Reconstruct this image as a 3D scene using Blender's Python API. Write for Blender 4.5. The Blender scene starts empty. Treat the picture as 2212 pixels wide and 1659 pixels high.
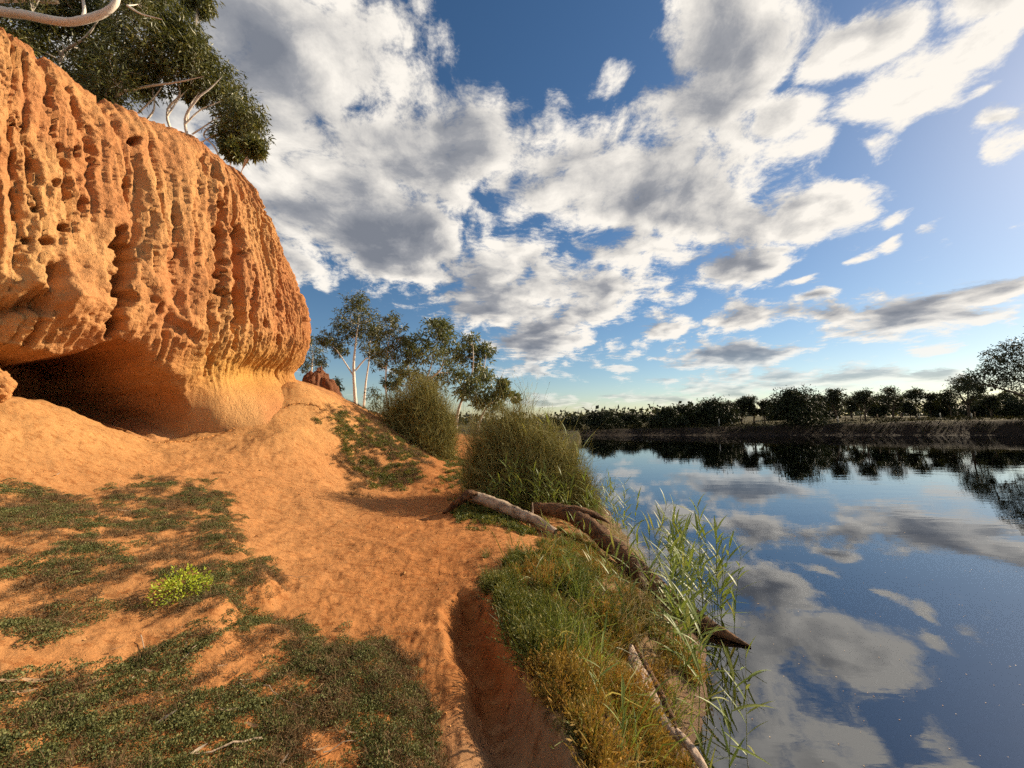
import bpy, bmesh, math, random
import numpy as np
from mathutils import Matrix, Vector

# ------------------------------------------------------------------ camera
S = bpy.context.scene
PITCH = math.radians(5.3)
EYE = np.array([0.0, 0.0, 1.6])
FPX = 842.5                      # focal length on a 2212 x 1659 frame
CXP, CYP = 1106.0, 829.5
cam_d = bpy.data.cameras.new('camera')
cam = bpy.data.objects.new('camera', cam_d)
S.collection.objects.link(cam)
cam.location = EYE
cam.rotation_euler = (math.radians(90) + PITCH, 0, 0)
cam_d.sensor_width = 36.0
cam_d.lens = 36.0 * FPX / 2212.0
cam_d.clip_start = 0.05
cam_d.clip_end = 20000
S.camera = cam

S.view_settings.view_transform = 'Standard'
S.view_settings.look = 'None'
S.view_settings.exposure = 0.8
S.view_settings.gamma = 1.0
S.cycles.use_denoising = False
S.cycles.max_bounces = 6
S.cycles.transparent_max_bounces = 12

CP, SP = math.cos(PITCH), math.sin(PITCH)


def ray(px, py):
    a = (px - CXP) / FPX
    b = -(py - CYP) / FPX
    return np.array([a, CP - b * SP, SP + b * CP])


def at(px, py, D):
    """the point seen at a frame position, D metres ahead of the viewer"""
    d = ray(px, py)
    return EYE + d * (D / d[1])


def on_z(px, py, z):
    d = ray(px, py)
    return EYE + d * ((z - EYE[2]) / d[2])


def project(P):
    q = P - EYE
    y = q[..., 1] * CP + q[..., 2] * SP
    z = -q[..., 1] * SP + q[..., 2] * CP
    y = np.where(y < 0.05, 0.05, y)
    return CXP + FPX * q[..., 0] / y, CYP - FPX * z / y


# ------------------------------------------------------------------ sun and sky
SUN_AZ = math.radians(65)        # clockwise from straight ahead, i.e. from the right
SUN_EL = math.radians(27)
sun_dir = Vector((math.sin(SUN_AZ) * math.cos(SUN_EL), math.cos(SUN_AZ) * math.cos(SUN_EL), math.sin(SUN_EL)))
sun_d = bpy.data.lights.new('sun', 'SUN')
sun_d.energy = 4.8
sun_d.angle = math.radians(0.5)
sun_d.color = (1.0, 0.82, 0.58)
sun = bpy.data.objects.new('sun', sun_d)
S.collection.objects.link(sun)
sun.rotation_euler = sun_dir.to_track_quat('Z', 'Y').to_euler()

W = bpy.data.worlds.new('World')
S.world = W
W.use_nodes = True


class NT:
    """small helper for building node trees"""
    def __init__(self, tree):
        self.t = tree

    def n(self, typ, **kw):
        nd = self.t.nodes.new(typ)
        ins = kw.pop('ins', {})
        for k, v in kw.items():
            setattr(nd, k, v)
        for k, v in ins.items():
            s = nd.inputs[k]
            if isinstance(v, bpy.types.NodeSocket):
                self.t.links.new(v, s)
            else:
                s.default_value = v
        return nd

    def math(self, op, a, b=None, c=None, clamp=False):
        nd = self.t.nodes.new('ShaderNodeMath')
        nd.operation = op
        nd.use_clamp = clamp
        for i, v in enumerate((a, b, c)):
            if v is None:
                continue
            if isinstance(v, bpy.types.NodeSocket):
                self.t.links.new(v, nd.inputs[i])
            else:
                nd.inputs[i].default_value = v
        return nd.outputs[0]

    def vmath(self, op, a, b=None, scale=None):
        nd = self.t.nodes.new('ShaderNodeVectorMath')
        nd.operation = op
        for i, v in enumerate((a, b)):
            if v is None:
                continue
            if isinstance(v, bpy.types.NodeSocket):
                self.t.links.new(v, nd.inputs[i])
            else:
                nd.inputs[i].default_value = v
        if scale is not None:
            if isinstance(scale, bpy.types.NodeSocket):
                self.t.links.new(scale, nd.inputs['Scale'])
            else:
                nd.inputs['Scale'].default_value = scale
        return nd.outputs['Value'] if op in ('DOT_PRODUCT', 'LENGTH', 'DISTANCE') else nd.outputs['Vector']

    def ramp(self, fac, stops, interp='LINEAR'):
        nd = self.t.nodes.new('ShaderNodeValToRGB')
        cr = nd.color_ramp
        cr.interpolation = interp
        while len(cr.elements) < len(stops):
            cr.elements.new(0.5)
        for e, (p, c) in zip(cr.elements, stops):
            e.position = p
            e.color = (*c, 1.0) if len(c) == 3 else c
        self.t.links.new(fac, nd.inputs[0])
        return nd.outputs[0]

    def mapr(self, v, a, b, c=0.0, d=1.0, smooth=True):
        nd = self.t.nodes.new('ShaderNodeMapRange')
        nd.interpolation_type = 'SMOOTHSTEP' if smooth else 'LINEAR'
        self.t.links.new(v, nd.inputs[0])
        for i, x in enumerate((a, b, c, d)):
            nd.inputs[i + 1].default_value = x
        return nd.outputs[0]

    def mix(self, fac, a, b, blend='MIX'):
        nd = self.t.nodes.new('ShaderNodeMix')
        nd.data_type = 'RGBA'
        nd.blend_type = blend
        for s, v in ((nd.inputs[0], fac), (nd.inputs[6], a), (nd.inputs[7], b)):
            if isinstance(v, bpy.types.NodeSocket):
                self.t.links.new(v, s)
            else:
                s.default_value = v if not isinstance(v, tuple) or len(v) == 4 else (*v, 1.0)
        return nd.outputs[2]

    def noise(self, vec, scale, detail=4, rough=0.5, dist=0.0, lac=2.0, color=False):
        nd = self.t.nodes.new('ShaderNodeTexNoise')
        if vec is not None:
            self.t.links.new(vec, nd.inputs['Vector'])
        nd.inputs['Scale'].default_value = scale
        nd.inputs['Detail'].default_value = detail
        nd.inputs['Roughness'].default_value = rough
        nd.inputs['Lacunarity'].default_value = lac
        nd.inputs['Distortion'].default_value = dist
        return nd.outputs['Color' if color else 'Fac']


# each cloud: where it stands in the sky and how large it is
CLOUDS = [
    # px, py, half width, half height, tilt, strength
    (640, 120, 170, 230, 10, 1), (760, 190, 110, 120, 30, .8), (850, 330, 170, 150, 30, 1), (690, 430, 210, 200, 0, 1),
    (850, 540, 190, 100, -5, 1), (530, 100, 160, 260, 0, .9), (960, 330, 70, 110, 0, .7), (540, 420, 150, 230, 0, .8),
    (1110, 560, 130, 60, 0, .75), (1330, 400, 210, 150, -15, 1), (1220, 320, 120, 110, -20, .9), (1530, 440, 190, 110, -32, 1),
    (1480, 240, 190, 90, -32, .85), (1500, 50, 170, 130, -10, 1), (1600, 130, 110, 100, -40, .8), (1250, 180, 60, 60, -40, .7),
    (1150, 660, 130, 80, 20, .8), (1270, 640, 130, 70, 5, .85), (1180, 745, 110, 50, 0, .75), (1390, 550, 150, 60, -15, .8),
    (1790, 150, 190, 66, -58, .9), (1960, 215, 220, 66, -33, .95), (2100, 80, 160, 56, -42, .9), (1930, 320, 90, 22, -28, .6),
    (1800, 300, 90, 50, -40, .7), (1770, 460, 105, 36, -42, .95), (1590, 575, 100, 38, -22, .85), (1690, 520, 40, 24, -30, .5),
    (1868, 498, 50, 12, -27, .7), (1935, 512, 62, 9, -18, .5), (1880, 548, 52, 10, -26, .5), (1770, 622, 36, 30, -20, .75),
    (1960, 685, 235, 42, -11, 1), (2170, 628, 130, 34, -10, 1), (1582, 773, 150, 26, -4, 1), (1605, 690, 110, 24, -4, .9),
    (1440, 715, 75, 20, 0, .8), (1400, 670, 45, 18, 0, .6), (1322, 757, 66, 22, 0, .75), (1335, 808, 28, 14, 0, .65),
    (1470, 745, 40, 12, 0, .5), (1700, 742, 30, 10, 0, .4), (2012, 757, 76, 12, -3, .8), (1290, 862, 180, 14, -2, .8),
    (1560, 838, 170, 20, -3, .7), (1790, 822, 220, 22, -4, .75), (2010, 815, 160, 18, -4, .55), (1140, 800, 60, 22, 0, .6),
    (1230, 815, 40, 14, 0, .55), (2165, 330, 80, 40, -35, .7), (2190, 260, 60, 26, -30, .6), (2200, 170, 60, 24, -30, .55),
    (890, 60, 36, 70, 20, .42), (1060, 620, 70, 40, 0, .6), (1420, 640, 60, 20, 0, .5), (700, 600, 60, 22, 10, .5),
    (1600, 870, 420, 12, -1, .45), (1430, 770, 60, 10, 0, .4),
    # the sky goes on the same way outside the frame
    (2500, 520, 170, 60, -20, .8), (2600, 250, 300, 120, -35, .8), (2450, 760, 200, 24, -4, .8),
    (300, 200, 260, 180, 20, .9), (0, 480, 260, 130, 10, .9), (-300, 250, 300, 160, 0, .8), (100, 800, 250, 40, 0, .7), (-500, 700, 300, 60, 0, .8),
    (1100, -250, 160, 120, 0, .8), (600, -350, 300, 180, 0, .9), (1700, -300, 280, 150, -30, .9), (2300, -200, 260, 110, -40, .8),
]
BACK = [(200, 35, .30, .16), (230, 55, .3, .2), (150, 30, .35, .12), (120, 45, .3, .15), (265, 25, .35, .1), (180, 65, .3, .25),
        (300, 40, .3, .16), (95, 60, .22, .14), (215, 12, .4, .05), (160, 10, .4, .05), (110, 9, .3, .04), (280, 8, .4, .05)]


HZ = 0.16


def plane(v):
    z = max(v[2], 0.0) + HZ
    return np.array([v[0] / z, v[1] / z])


def cloud_discs():
    """every cloud as a few round patches on the flat cloud layer: x, y, radius, strength"""
    out = []
    for px, py, rx, ry, rot, st in CLOUDS:
        def q(x, y):
            r0 = ray(x, y)
            return plane(r0 / np.linalg.norm(r0))
        a = math.radians(rot)
        c, s_ = math.cos(a), math.sin(a)
        base = q(px, py)
        L1 = np.linalg.norm(q(px + rx * c, py + rx * s_) - q(px - rx * c, py - rx * s_)) / 2
        L2 = np.linalg.norm(q(px - ry * s_, py + ry * c) - q(px + ry * s_, py - ry * c)) / 2
        n = max(1, min(4, int(round(max(L1, L2) / min(L1, L2) * 0.8))))
        if L2 > L1:
            rx, ry, c, s_ = ry, rx, -s_, c
        rad = min(L1, L2)
        for k in range(n):
            t = 0.0 if n == 1 else (k / (n - 1) - 0.5) * 2 * (1 - 0.75 / n)
            p0 = q(px + rx * c * t, py + rx * s_ * t)
            f = 1.0 if n > 1 else math.sqrt(max(L1, L2) / rad)
            out.append((p0[0], p0[1], rad * f * (1.5 if px < 1000 else 1.42), st))
    for az, el, ra, rb in BACK:
        az, el = math.radians(az), math.radians(el)
        p0 = plane((math.sin(az) * math.cos(el), math.cos(az) * math.cos(el), math.sin(el)))
        out.append((p0[0], p0[1], ra * 1.4 / (math.sin(el) + HZ), 0.9))
    return out


def build_sky():
    T = NT(W.node_tree)
    W.node_tree.nodes.clear()
    tc = T.n('ShaderNodeTexCoord').outputs['Generated']
    dirn = T.vmath('NORMALIZE', tc)
    sky = T.n('ShaderNodeTexSky', sky_type='NISHITA', sun_disc=False)
    sky.sun_elevation = SUN_EL
    sky.sun_rotation = SUN_AZ
    sky.altitude = 20
    sky.air_density = 1.0
    sky.dust_density = 0.3
    sky.ozone_density = 2.0
    sk = T.n('ShaderNodeHueSaturation', ins={'Saturation': 1.2, 'Value': 1.0, 'Color': sky.outputs[0]}).outputs[0]
    sx = T.n('ShaderNodeSeparateXYZ', ins={0: dirn})
    zz = T.math('ADD', T.math('MAXIMUM', sx.outputs[2], 0.0), HZ)
    pl = T.n('ShaderNodeCombineXYZ', ins={0: T.math('DIVIDE', sx.outputs[0], zz), 1: T.math('DIVIDE', sx.outputs[1], zz), 2: 0.0}).outputs[0]

    def noise2(vec, scale, detail, rough, color=False):
        nd = W.node_tree.nodes.new('ShaderNodeTexNoise')
        nd.noise_dimensions = '2D'
        W.node_tree.links.new(vec, nd.inputs['Vector'])
        nd.inputs['Scale'].default_value = scale
        nd.inputs['Detail'].default_value = detail
        nd.inputs['Roughness'].default_value = rough
        return nd.outputs['Color' if color else 'Fac']
    # warp the outline of every cloud
    w1 = noise2(pl, 1.7, 3, 0.6, True)
    wp = T.vmath('MULTIPLY', T.vmath('SUBTRACT', w1, (0.5, 0.5, 0.5)), (0.34, 0.34, 0.0))
    pw = T.vmath('ADD', pl, wp)
    discs = cloud_discs()
    s2 = Vector((sun_dir.x, sun_dir.y)).normalized()

    def cover(vec, ds):
        total = None
        for x, y, r, st in ds:
            dd = T.vmath('DISTANCE', vec, (float(x), float(y), 0.0))
            v = T.math('MULTIPLY_ADD', dd, float(-1.3 * st / r), 1.3 * st)
            total = v if total is None else T.math('MAXIMUM', v, total)
        return T.math('MAXIMUM', T.math('MINIMUM', total, 1.1), -0.15)
    cov = cover(pw, discs)
    # the same clouds seen a little nearer the sun: what stands between them and its light
    cov2 = cover(T.vmath('ADD', pw, (s2.x * 0.16, s2.y * 0.16, 0.0)), [d for d in discs if d[2] > 0.22])
    pa = T.vmath('ADD', pl, T.vmath('SCALE', wp, scale=0.5))
    n1 = noise2(pa, 2.3, 9, 0.62)
    n2 = noise2(pa, 9.0, 6, 0.70)
    lo = noise2(pa, 2.3, 2, 0.5)
    lob = noise2(T.vmath('ADD', pa, (s2.x * 0.07, s2.y * 0.07, 0.0)), 2.3, 3, 0.5)
    nn = T.math('ADD', T.math('MULTIPLY', n1, 0.64), T.math('MULTIPLY', n2, 0.36))
    d0 = T.math('ADD', cov, T.math('MULTIPLY', T.math('SUBTRACT', nn, 0.5), 3.5))
    alpha = T.mapr(d0, 0.12, 0.66)
    mid = T.math('ADD', T.math('MULTIPLY', lo, 0.55), T.math('MULTIPLY', n1, 0.45))
    dm = T.math('ADD', cov, T.math('MULTIPLY', T.math('SUBTRACT', mid, 0.5), 2.4))
    thick = T.mapr(dm, 0.40, 1.35)
    g1 = T.math('MULTIPLY', T.math('SUBTRACT', mid, lob), 3.0)
    g2 = T.math('MULTIPLY', T.math('SUBTRACT', cov, cov2), 0.65)
    lit = T.math('ADD', T.math('SUBTRACT', 0.84, T.math('MULTIPLY', thick, 0.80)), T.math('ADD', T.math('MULTIPLY', T.math('SUBTRACT', n2, 0.5), 0.75), T.math('ADD', g1, g2)), clamp=True)
    ccol = T.ramp(lit, [(0.0, (0.22, 0.24, 0.285)), (0.35, (0.36, 0.37, 0.40)), (0.7, (0.74, 0.71, 0.67)), (1.0, (1.05, 0.99, 0.90))])
    c10 = T.vmath('SCALE', ccol, scale=9.8)
    # low clouds lie behind more air
    air = T.mapr(sx.outputs[2], 0.0, 0.22, 0.45, 1.0)
    col = T.mix(T.math('MULTIPLY', alpha, air), sk, c10)
    bg = T.n('ShaderNodeBackground', ins={'Color': col, 'Strength': 0.056})
    T.n('ShaderNodeOutputWorld', ins={'Surface': bg.outputs[0]})


build_sky()
S.cycles.use_adaptive_sampling = True
S.cycles.adaptive_threshold = 0.02
S.cycles.adaptive_min_samples = 8
W.cycles.sampling_method = 'MANUAL'
W.cycles.sample_map_resolution = 512

# ------------------------------------------------------------------ helpers
rng = np.random.default_rng(7)
random.seed(7)
_perm = np.random.default_rng(11).permutation(256).astype(np.int32)
_perm = np.concatenate([_perm, _perm, _perm])
_gr = np.random.default_rng(12).normal(size=(256, 3)).astype(np.float32)
_gr /= np.linalg.norm(_gr, axis=1, keepdims=True)


def perlin(x, y, z):
    x = np.asarray(x, np.float32); y = np.asarray(y, np.float32); z = np.asarray(z, np.float32)
    x, y, z = np.broadcast_arrays(x, y, z)
    xf, yf, zf = np.floor(x), np.floor(y), np.floor(z)
    xi, yi, zi = xf.astype(np.int32) & 255, yf.astype(np.int32) & 255, zf.astype(np.int32) & 255
    x, y, z = x - xf, y - yf, z - zf
    u, v, w = (t * t * t * (t * (t * 6 - 15) + 10) for t in (x, y, z))
    res = 0
    for dx in (0, 1):
        px = _perm[xi + dx]
        wx = u if dx else 1 - u
        for dy in (0, 1):
            py = _perm[px + yi + dy]
            wy = v if dy else 1 - v
            for dz in (0, 1):
                g = _gr[_perm[py + zi + dz]]
                wz = w if dz else 1 - w
                res = res + wx * wy * wz * (g[..., 0] * (x - dx) + g[..., 1] * (y - dy) + g[..., 2] * (z - dz))
    return res * 1.5


def fbm(x, y, z, octv=4, gain=0.5, lac=2.03, ridged=False):
    a, f, s = 1.0, 1.0, 0
    for k in range(octv):
        n = perlin(x * f + 17.3 * k, y * f - 9.1 * k, z * f + 4.7 * k)
        s = s + a * ((1 - 2 * np.abs(n)) if ridged else n)
        a *= gain
        f *= lac
    return s


def sstep(a, b, x):
    t = np.clip((x - a) / (b - a), 0, 1)
    return t * t * (3 - 2 * t)


def poly_sd(P, X, Y):
    """signed distance to a polygon, positive inside"""
    P = np.asarray(P, float)
    d2 = np.full(X.shape, 1e18)
    ins = np.zeros(X.shape, bool)
    n = len(P)
    for i in range(n):
        ax, ay = P[i]; bx, by = P[(i + 1) % n]
        ex, ey = bx - ax, by - ay
        wx, wy = X - ax, Y - ay
        t = np.clip((wx * ex + wy * ey) / (ex * ex + ey * ey + 1e-12), 0, 1)
        d2 = np.minimum(d2, (wx - ex * t) ** 2 + (wy - ey * t) ** 2)
        c = ((ay > Y) != (by > Y)) & (X < ex * (Y - ay) / (ey + 1e-12) + ax)
        ins ^= c
    d = np.sqrt(d2)
    return np.where(ins, d, -d)


def line_d(P, X, Y):
    """distance to a polyline and the fraction along it"""
    P = np.asarray(P, float)
    best = np.full(X.shape, 1e18); tt = np.zeros(X.shape)
    n = len(P) - 1
    for i in range(n):
        ax, ay = P[i]; ex, ey = P[i + 1] - P[i]
        wx, wy = X - ax, Y - ay
        t = np.clip((wx * ex + wy * ey) / (ex * ex + ey * ey + 1e-12), 0, 1)
        d = (wx - ex * t) ** 2 + (wy - ey * t) ** 2
        m = d < best
        best = np.where(m, d, best)
        tt = np.where(m, (i + t) / n, tt)
    return np.sqrt(best), tt


def mesh_obj(name, V, F, mat, parent=None, attrs=None, smooth=True, colattr=None):
    V = np.asarray(V, np.float32).reshape(-1, 3)
    me = bpy.data.meshes.new(name)
    F = np.asarray(F, np.int32)
    me.vertices.add(len(V)); me.vertices.foreach_set('co', V.ravel())
    nf, k = F.shape
    me.loops.add(nf * k); me.polygons.add(nf)
    me.loops.foreach_set('vertex_index', F.ravel())
    me.polygons.foreach_set('loop_start', np.arange(0, nf * k, k, dtype=np.int32))
    me.polygons.foreach_set('loop_total', np.full(nf, k, np.int32))
    me.polygons.foreach_set('use_smooth', np.full(nf, smooth, bool))
    me.update(calc_edges=True)
    if colattr is not None:
        for nm, c in colattr.items():
            a = me.color_attributes.new(nm, 'FLOAT_COLOR', 'POINT')
            c = np.asarray(c, np.float32)
            if c.ndim == 1:
                c = np.stack([c, c, c], 1)
            a.data.foreach_set('color', np.concatenate([c, np.ones((len(c), 1), np.float32)], 1).ravel())
    if mat is not None:
        me.materials.append(mat)
    o = bpy.data.objects.new(name, me)
    S.collection.objects.link(o)
    if parent is not None:
        o.parent = parent
    return o


def grid_faces(nu, nv, closed=False):
    """index quads of an nu x nv vertex grid, v fastest"""
    a = np.arange(nu * nv, dtype=np.int32).reshape(nu, nv)
    if closed:
        a = np.concatenate([a, a[:1]], 0)
    return np.stack([a[:-1, :-1], a[1:, :-1], a[1:, 1:], a[:-1, 1:]], -1).reshape(-1, 4)


def tag(o, label=None, cat=None, group=None, kind=None):
    if label: o['label'] = label
    if cat: o['category'] = cat
    if group: o['group'] = group
    if kind: o['kind'] = kind
    return o


def empty(name, loc, label, cat, group=None):
    o = bpy.data.objects.new(name, None)
    o.empty_display_size = 0.1
    S.collection.objects.link(o)
    o.location = loc
    return tag(o, label, cat, group)


def new_mat(name, rough=0.9, spec=0.2):
    m = bpy.data.materials.new(name)
    m.use_nodes = True
    T = NT(m.node_tree)
    b = m.node_tree.nodes['Principled BSDF']
    b.inputs['Roughness'].default_value = rough
    b.inputs['Specular IOR Level'].default_value = spec
    return m, T, b


def link(T, a, b):
    T.t.links.new(a, b)


# ------------------------------------------------------------------ materials of the earth
def earth_material(name, grain=1.0):
    m, T, b = new_mat(name, 0.95, 0.1)
    geo = T.n('ShaderNodeNewGeometry').outputs['Position']
    base = T.n('ShaderNodeAttribute', attribute_name='tint').outputs['Color']
    n1 = T.noise(geo, 1.8, 7, 0.68)
    n2 = T.noise(geo, 26.0, 5, 0.7)
    n3 = T.noise(geo, 90.0, 2, 0.6)
    k = T.math('ADD', T.math('MULTIPLY', T.math('SUBTRACT', n1, 0.5), 1.5), T.math('ADD', T.math('MULTIPLY', T.math('SUBTRACT', n2, 0.5), 1.0), T.math('MULTIPLY', T.math('SUBTRACT', n3, 0.5), 0.55)))
    val = T.math('ADD', 1.0, T.math('MULTIPLY', k, 0.62))
    col = T.vmath('SCALE', base, scale=val)
    # paler dust in places
    dust = T.mapr(T.noise(geo, 7.0, 5, 0.6), 0.52, 0.72, 0.0, 0.35)
    col2 = T.mix(dust, col, T.mix(0.35, col, (0.72, 0.43, 0.2)))
    # trodden crust: darker, redder scuffs
    sc = T.mapr(T.noise(T.vmath('MULTIPLY', geo, (0.8, 1.7, 1.0)), 9.0, 7, 0.74), 0.50, 0.62, 0.0, 0.75)
    col3 = T.mix(sc, col2, T.vmath('MULTIPLY', col2, (0.62, 0.48, 0.38)))
    link(T, col3, b.inputs['Base Color'])
    h = T.math('ADD', T.math('MULTIPLY', n2, 1.0), T.math('MULTIPLY', n3, 0.45))
    bp = T.n('ShaderNodeBump', ins={'Height': h, 'Strength': 0.6, 'Distance': 0.016 * grain})
    link(T, bp.outputs[0], b.inputs['Normal'])
    return m


M_EARTH = earth_material('earth')


def cliff_material():
    m, T, b = new_mat('cliff_clay', 0.95, 0.1)
    geo = T.n('ShaderNodeNewGeometry').outputs['Position']
    base = T.n('ShaderNodeAttribute', attribute_name='tint').outputs['Color']
    st = T.vmath('MULTIPLY', geo, (1.0, 1.0, 0.22))
    n1 = T.noise(st, 5.0, 7, 0.65)
    n2 = T.noise(geo, 26.0, 5, 0.7)
    n3 = T.noise(geo, 60.0, 3, 0.65)
    k = T.math('ADD', T.math('MULTIPLY', T.math('SUBTRACT', n1, 0.5), 1.0), T.math('ADD', T.math('MULTIPLY', T.math('SUBTRACT', n2, 0.5), 0.9), T.math('MULTIPLY', T.math('SUBTRACT', n3, 0.5), 0.6)))
    col = T.vmath('SCALE', base, scale=T.math('ADD', 1.0, T.math('MULTIPLY', k, 0.6)))
    link(T, col, b.inputs['Base Color'])
    vo = T.n('ShaderNodeTexVoronoi', feature='F1', ins={'Vector': T.vmath('MULTIPLY', geo, (1.0, 1.0, 0.45)), 'Scale': 16.0})
    h = T.math('ADD', T.math('MULTIPLY', n1, 1.2), T.math('ADD', T.math('MULTIPLY', n2, 0.9), T.math('MULTIPLY', n3, 0.4)))
    h = T.math('ADD', h, T.math('MULTIPLY', T.mapr(vo.outputs['Distance'], 0.0, 0.35), 0.35))
    bp = T.n('ShaderNodeBump', ins={'Height': h, 'Strength': 0.8, 'Distance': 0.04})
    link(T, bp.outputs[0], b.inputs['Normal'])
    return m


M_CLIFF = cliff_material()

# ------------------------------------------------------------------ the lie of the land
WATER_Z = -0.70
SHORE = np.array([(-12, -1.6), (-6, -.7), (0, .1), (1.5, .55), (2.2, .8), (2.8, 1.08), (3.2, 1.42), (3.95, 1.8), (4.85, 2.0), (5.9, 2.05), (9, 2.3), (12, 2.5), (20, 3.2), (30, 4.8), (38, 6.4), (58, 9.8), (64, 11)])


def shore_x(y):
    return np.interp(y, SHORE[:, 0], SHORE[:, 1])


_c = []
for px, py, z in [(960, 1659, 0), (1240, 1659, .06), (900, 1450, 0), (1150, 1400, .1), (1250, 1500, .06), (1350, 1600, -.2),
                  (800, 1250, 0), (950, 1250, -.02), (1060, 1250, .03), (1150, 1200, 0), (1250, 1300, -.05), (1350, 1400, -.3), (1300, 1230, -.25),
                  (650, 1150, .1), (850, 1100, -.05), (1000, 1120, -.08), (1180, 1150, -.15), (1000, 1060, -.1), (930, 1040, 0), (960, 1000, .05),
                  (955, 975, .25), (0, 1200, .55), (300, 1250, .3), (150, 1350, .3), (0, 1400, .35), (0, 1659, .2), (400, 1500, .1), (700, 1450, .05), (500, 1659, .1),
                  (850, 1035, .05), (500, 1180, .25)]:
    _c.append(on_z(px, py, z))
for px, py, D in [(720, 1000, 9.5), (720, 900, 11), (800, 930, 12.5), (850, 970, 12), (720, 850, 14), (800, 890, 17), (900, 945, 17),
                  (650, 835, 10.8), (600, 865, 10.2), (540, 885, 9.7), (480, 925, 8.9), (420, 948, 8.2), (350, 956, 7.7), (200, 914, 6.9), (100, 874, 6.3), (0, 850, 5.8),
                  (300, 1000, 6.2), (150, 980, 5.4), (0, 960, 4.9), (450, 1020, 6.6), (560, 1000, 7.7), (640, 950, 9), (600, 1050, 7), (700, 1050, 8),
                  (300, 1100, 4.9), (100, 1100, 4.3)]:
    _c.append(at(px, py, D))
_c += [np.array(p, float) for p in [(-9, 8.5, 1.0), (-10, 6, 1.2), (-8.2, 10.5, 2.1), (-7.5, 12.5, 2.9), (-8.6, 7.2, 1.0), (-10, 3, 1.6), (0, 0, 0), (-2, 0, .2), (-5, 0, .9), (-8, 0, 1.7), (.6, 0, -.3),
       (-.5, -4, 0), (-4, -4, .5), (-9, -4, 1.8), (-3, 20, .4), (-9, 24, 2.3), (-13, 20, 3.6), (-3, 28, .6), (-8, 32, 1.4), (0, 14, -.1), (1.1, 10, -.35), (.9, 14, -.35), (1.2, 20, -.3), (-12, 12, 3.6), (-14, 30, 2.5)]]
for y in (-4, 0, 2.2, 2.8, 3.2, 3.95, 4.85, 5.9, 7.5, 9, 12, 16, 20, 26):
    xs = float(shore_x(y))
    _c.append(np.array([xs, y, WATER_Z + .02]))
    _c.append(np.array([xs + 1.2, y, WATER_Z - .3]))
_c = np.array(_c)


def _tps(d2):
    return 0.5 * d2 * np.log(d2 + 1e-9)


_n = len(_c)
_K = _tps(((_c[:, None, :2] - _c[None, :, :2]) ** 2).sum(-1)) + np.eye(_n) * 0.02
_Pm = np.concatenate([np.ones((_n, 1)), _c[:, :2]], 1)
_A = np.block([[_K, _Pm], [_Pm.T, np.zeros((3, 3))]])
_w = np.linalg.solve(_A, np.concatenate([_c[:, 2], np.zeros(3)]))


def tps(X, Y):
    out = _w[_n] + _w[_n + 1] * X + _w[_n + 2] * Y
    for i in range(_n):
        out = out + _w[i] * _tps((X - _c[i, 0]) ** 2 + (Y - _c[i, 1]) ** 2)
    return out


def wpoly(pts, z):
    return np.array([on_z(px, py, z)[:2] for px, py in pts])


TRENCH = wpoly([(962, 1330), (985, 1290), (1035, 1288), (1072, 1340), (1112, 1430), (1152, 1530), (1190, 1600), (1230, 1680), (1270, 1800), (1060, 1800), (1025, 1640), (1000, 1560), (978, 1450), (962, 1370)], -.02)
TERRACE = np.array([on_z(*p)[:2] for p in [(-300, 1110, .75), (150, 1090, .65), (300, 1080, .55), (440, 1080, .42), (500, 1125, .34), (515, 1190, .3), (600, 1245, .2), (608, 1262, .2), (580, 1282, .2), (525, 1292, .22),
                                             (508, 1345, .22), (490, 1500, .2), (330, 1750, .2), (-400, 1900, .2)]])
MOUND = wpoly([(-400, 1480), (0, 1470), (300, 1425), (450, 1352), (560, 1335), (650, 1352), (700, 1400), (830, 1385), (885, 1440), (930, 1560), (962, 1659), (985, 1800), (-400, 1900)], .1)
FAR_Y = 60.0


def far_y(X):
    return FAR_Y + 0.7 * perlin(X * 0.12, 0 * X, 0 * X + 5.5) + 0.25 * perlin(X * 0.6, 0 * X, 0 * X + 1.5)


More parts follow.
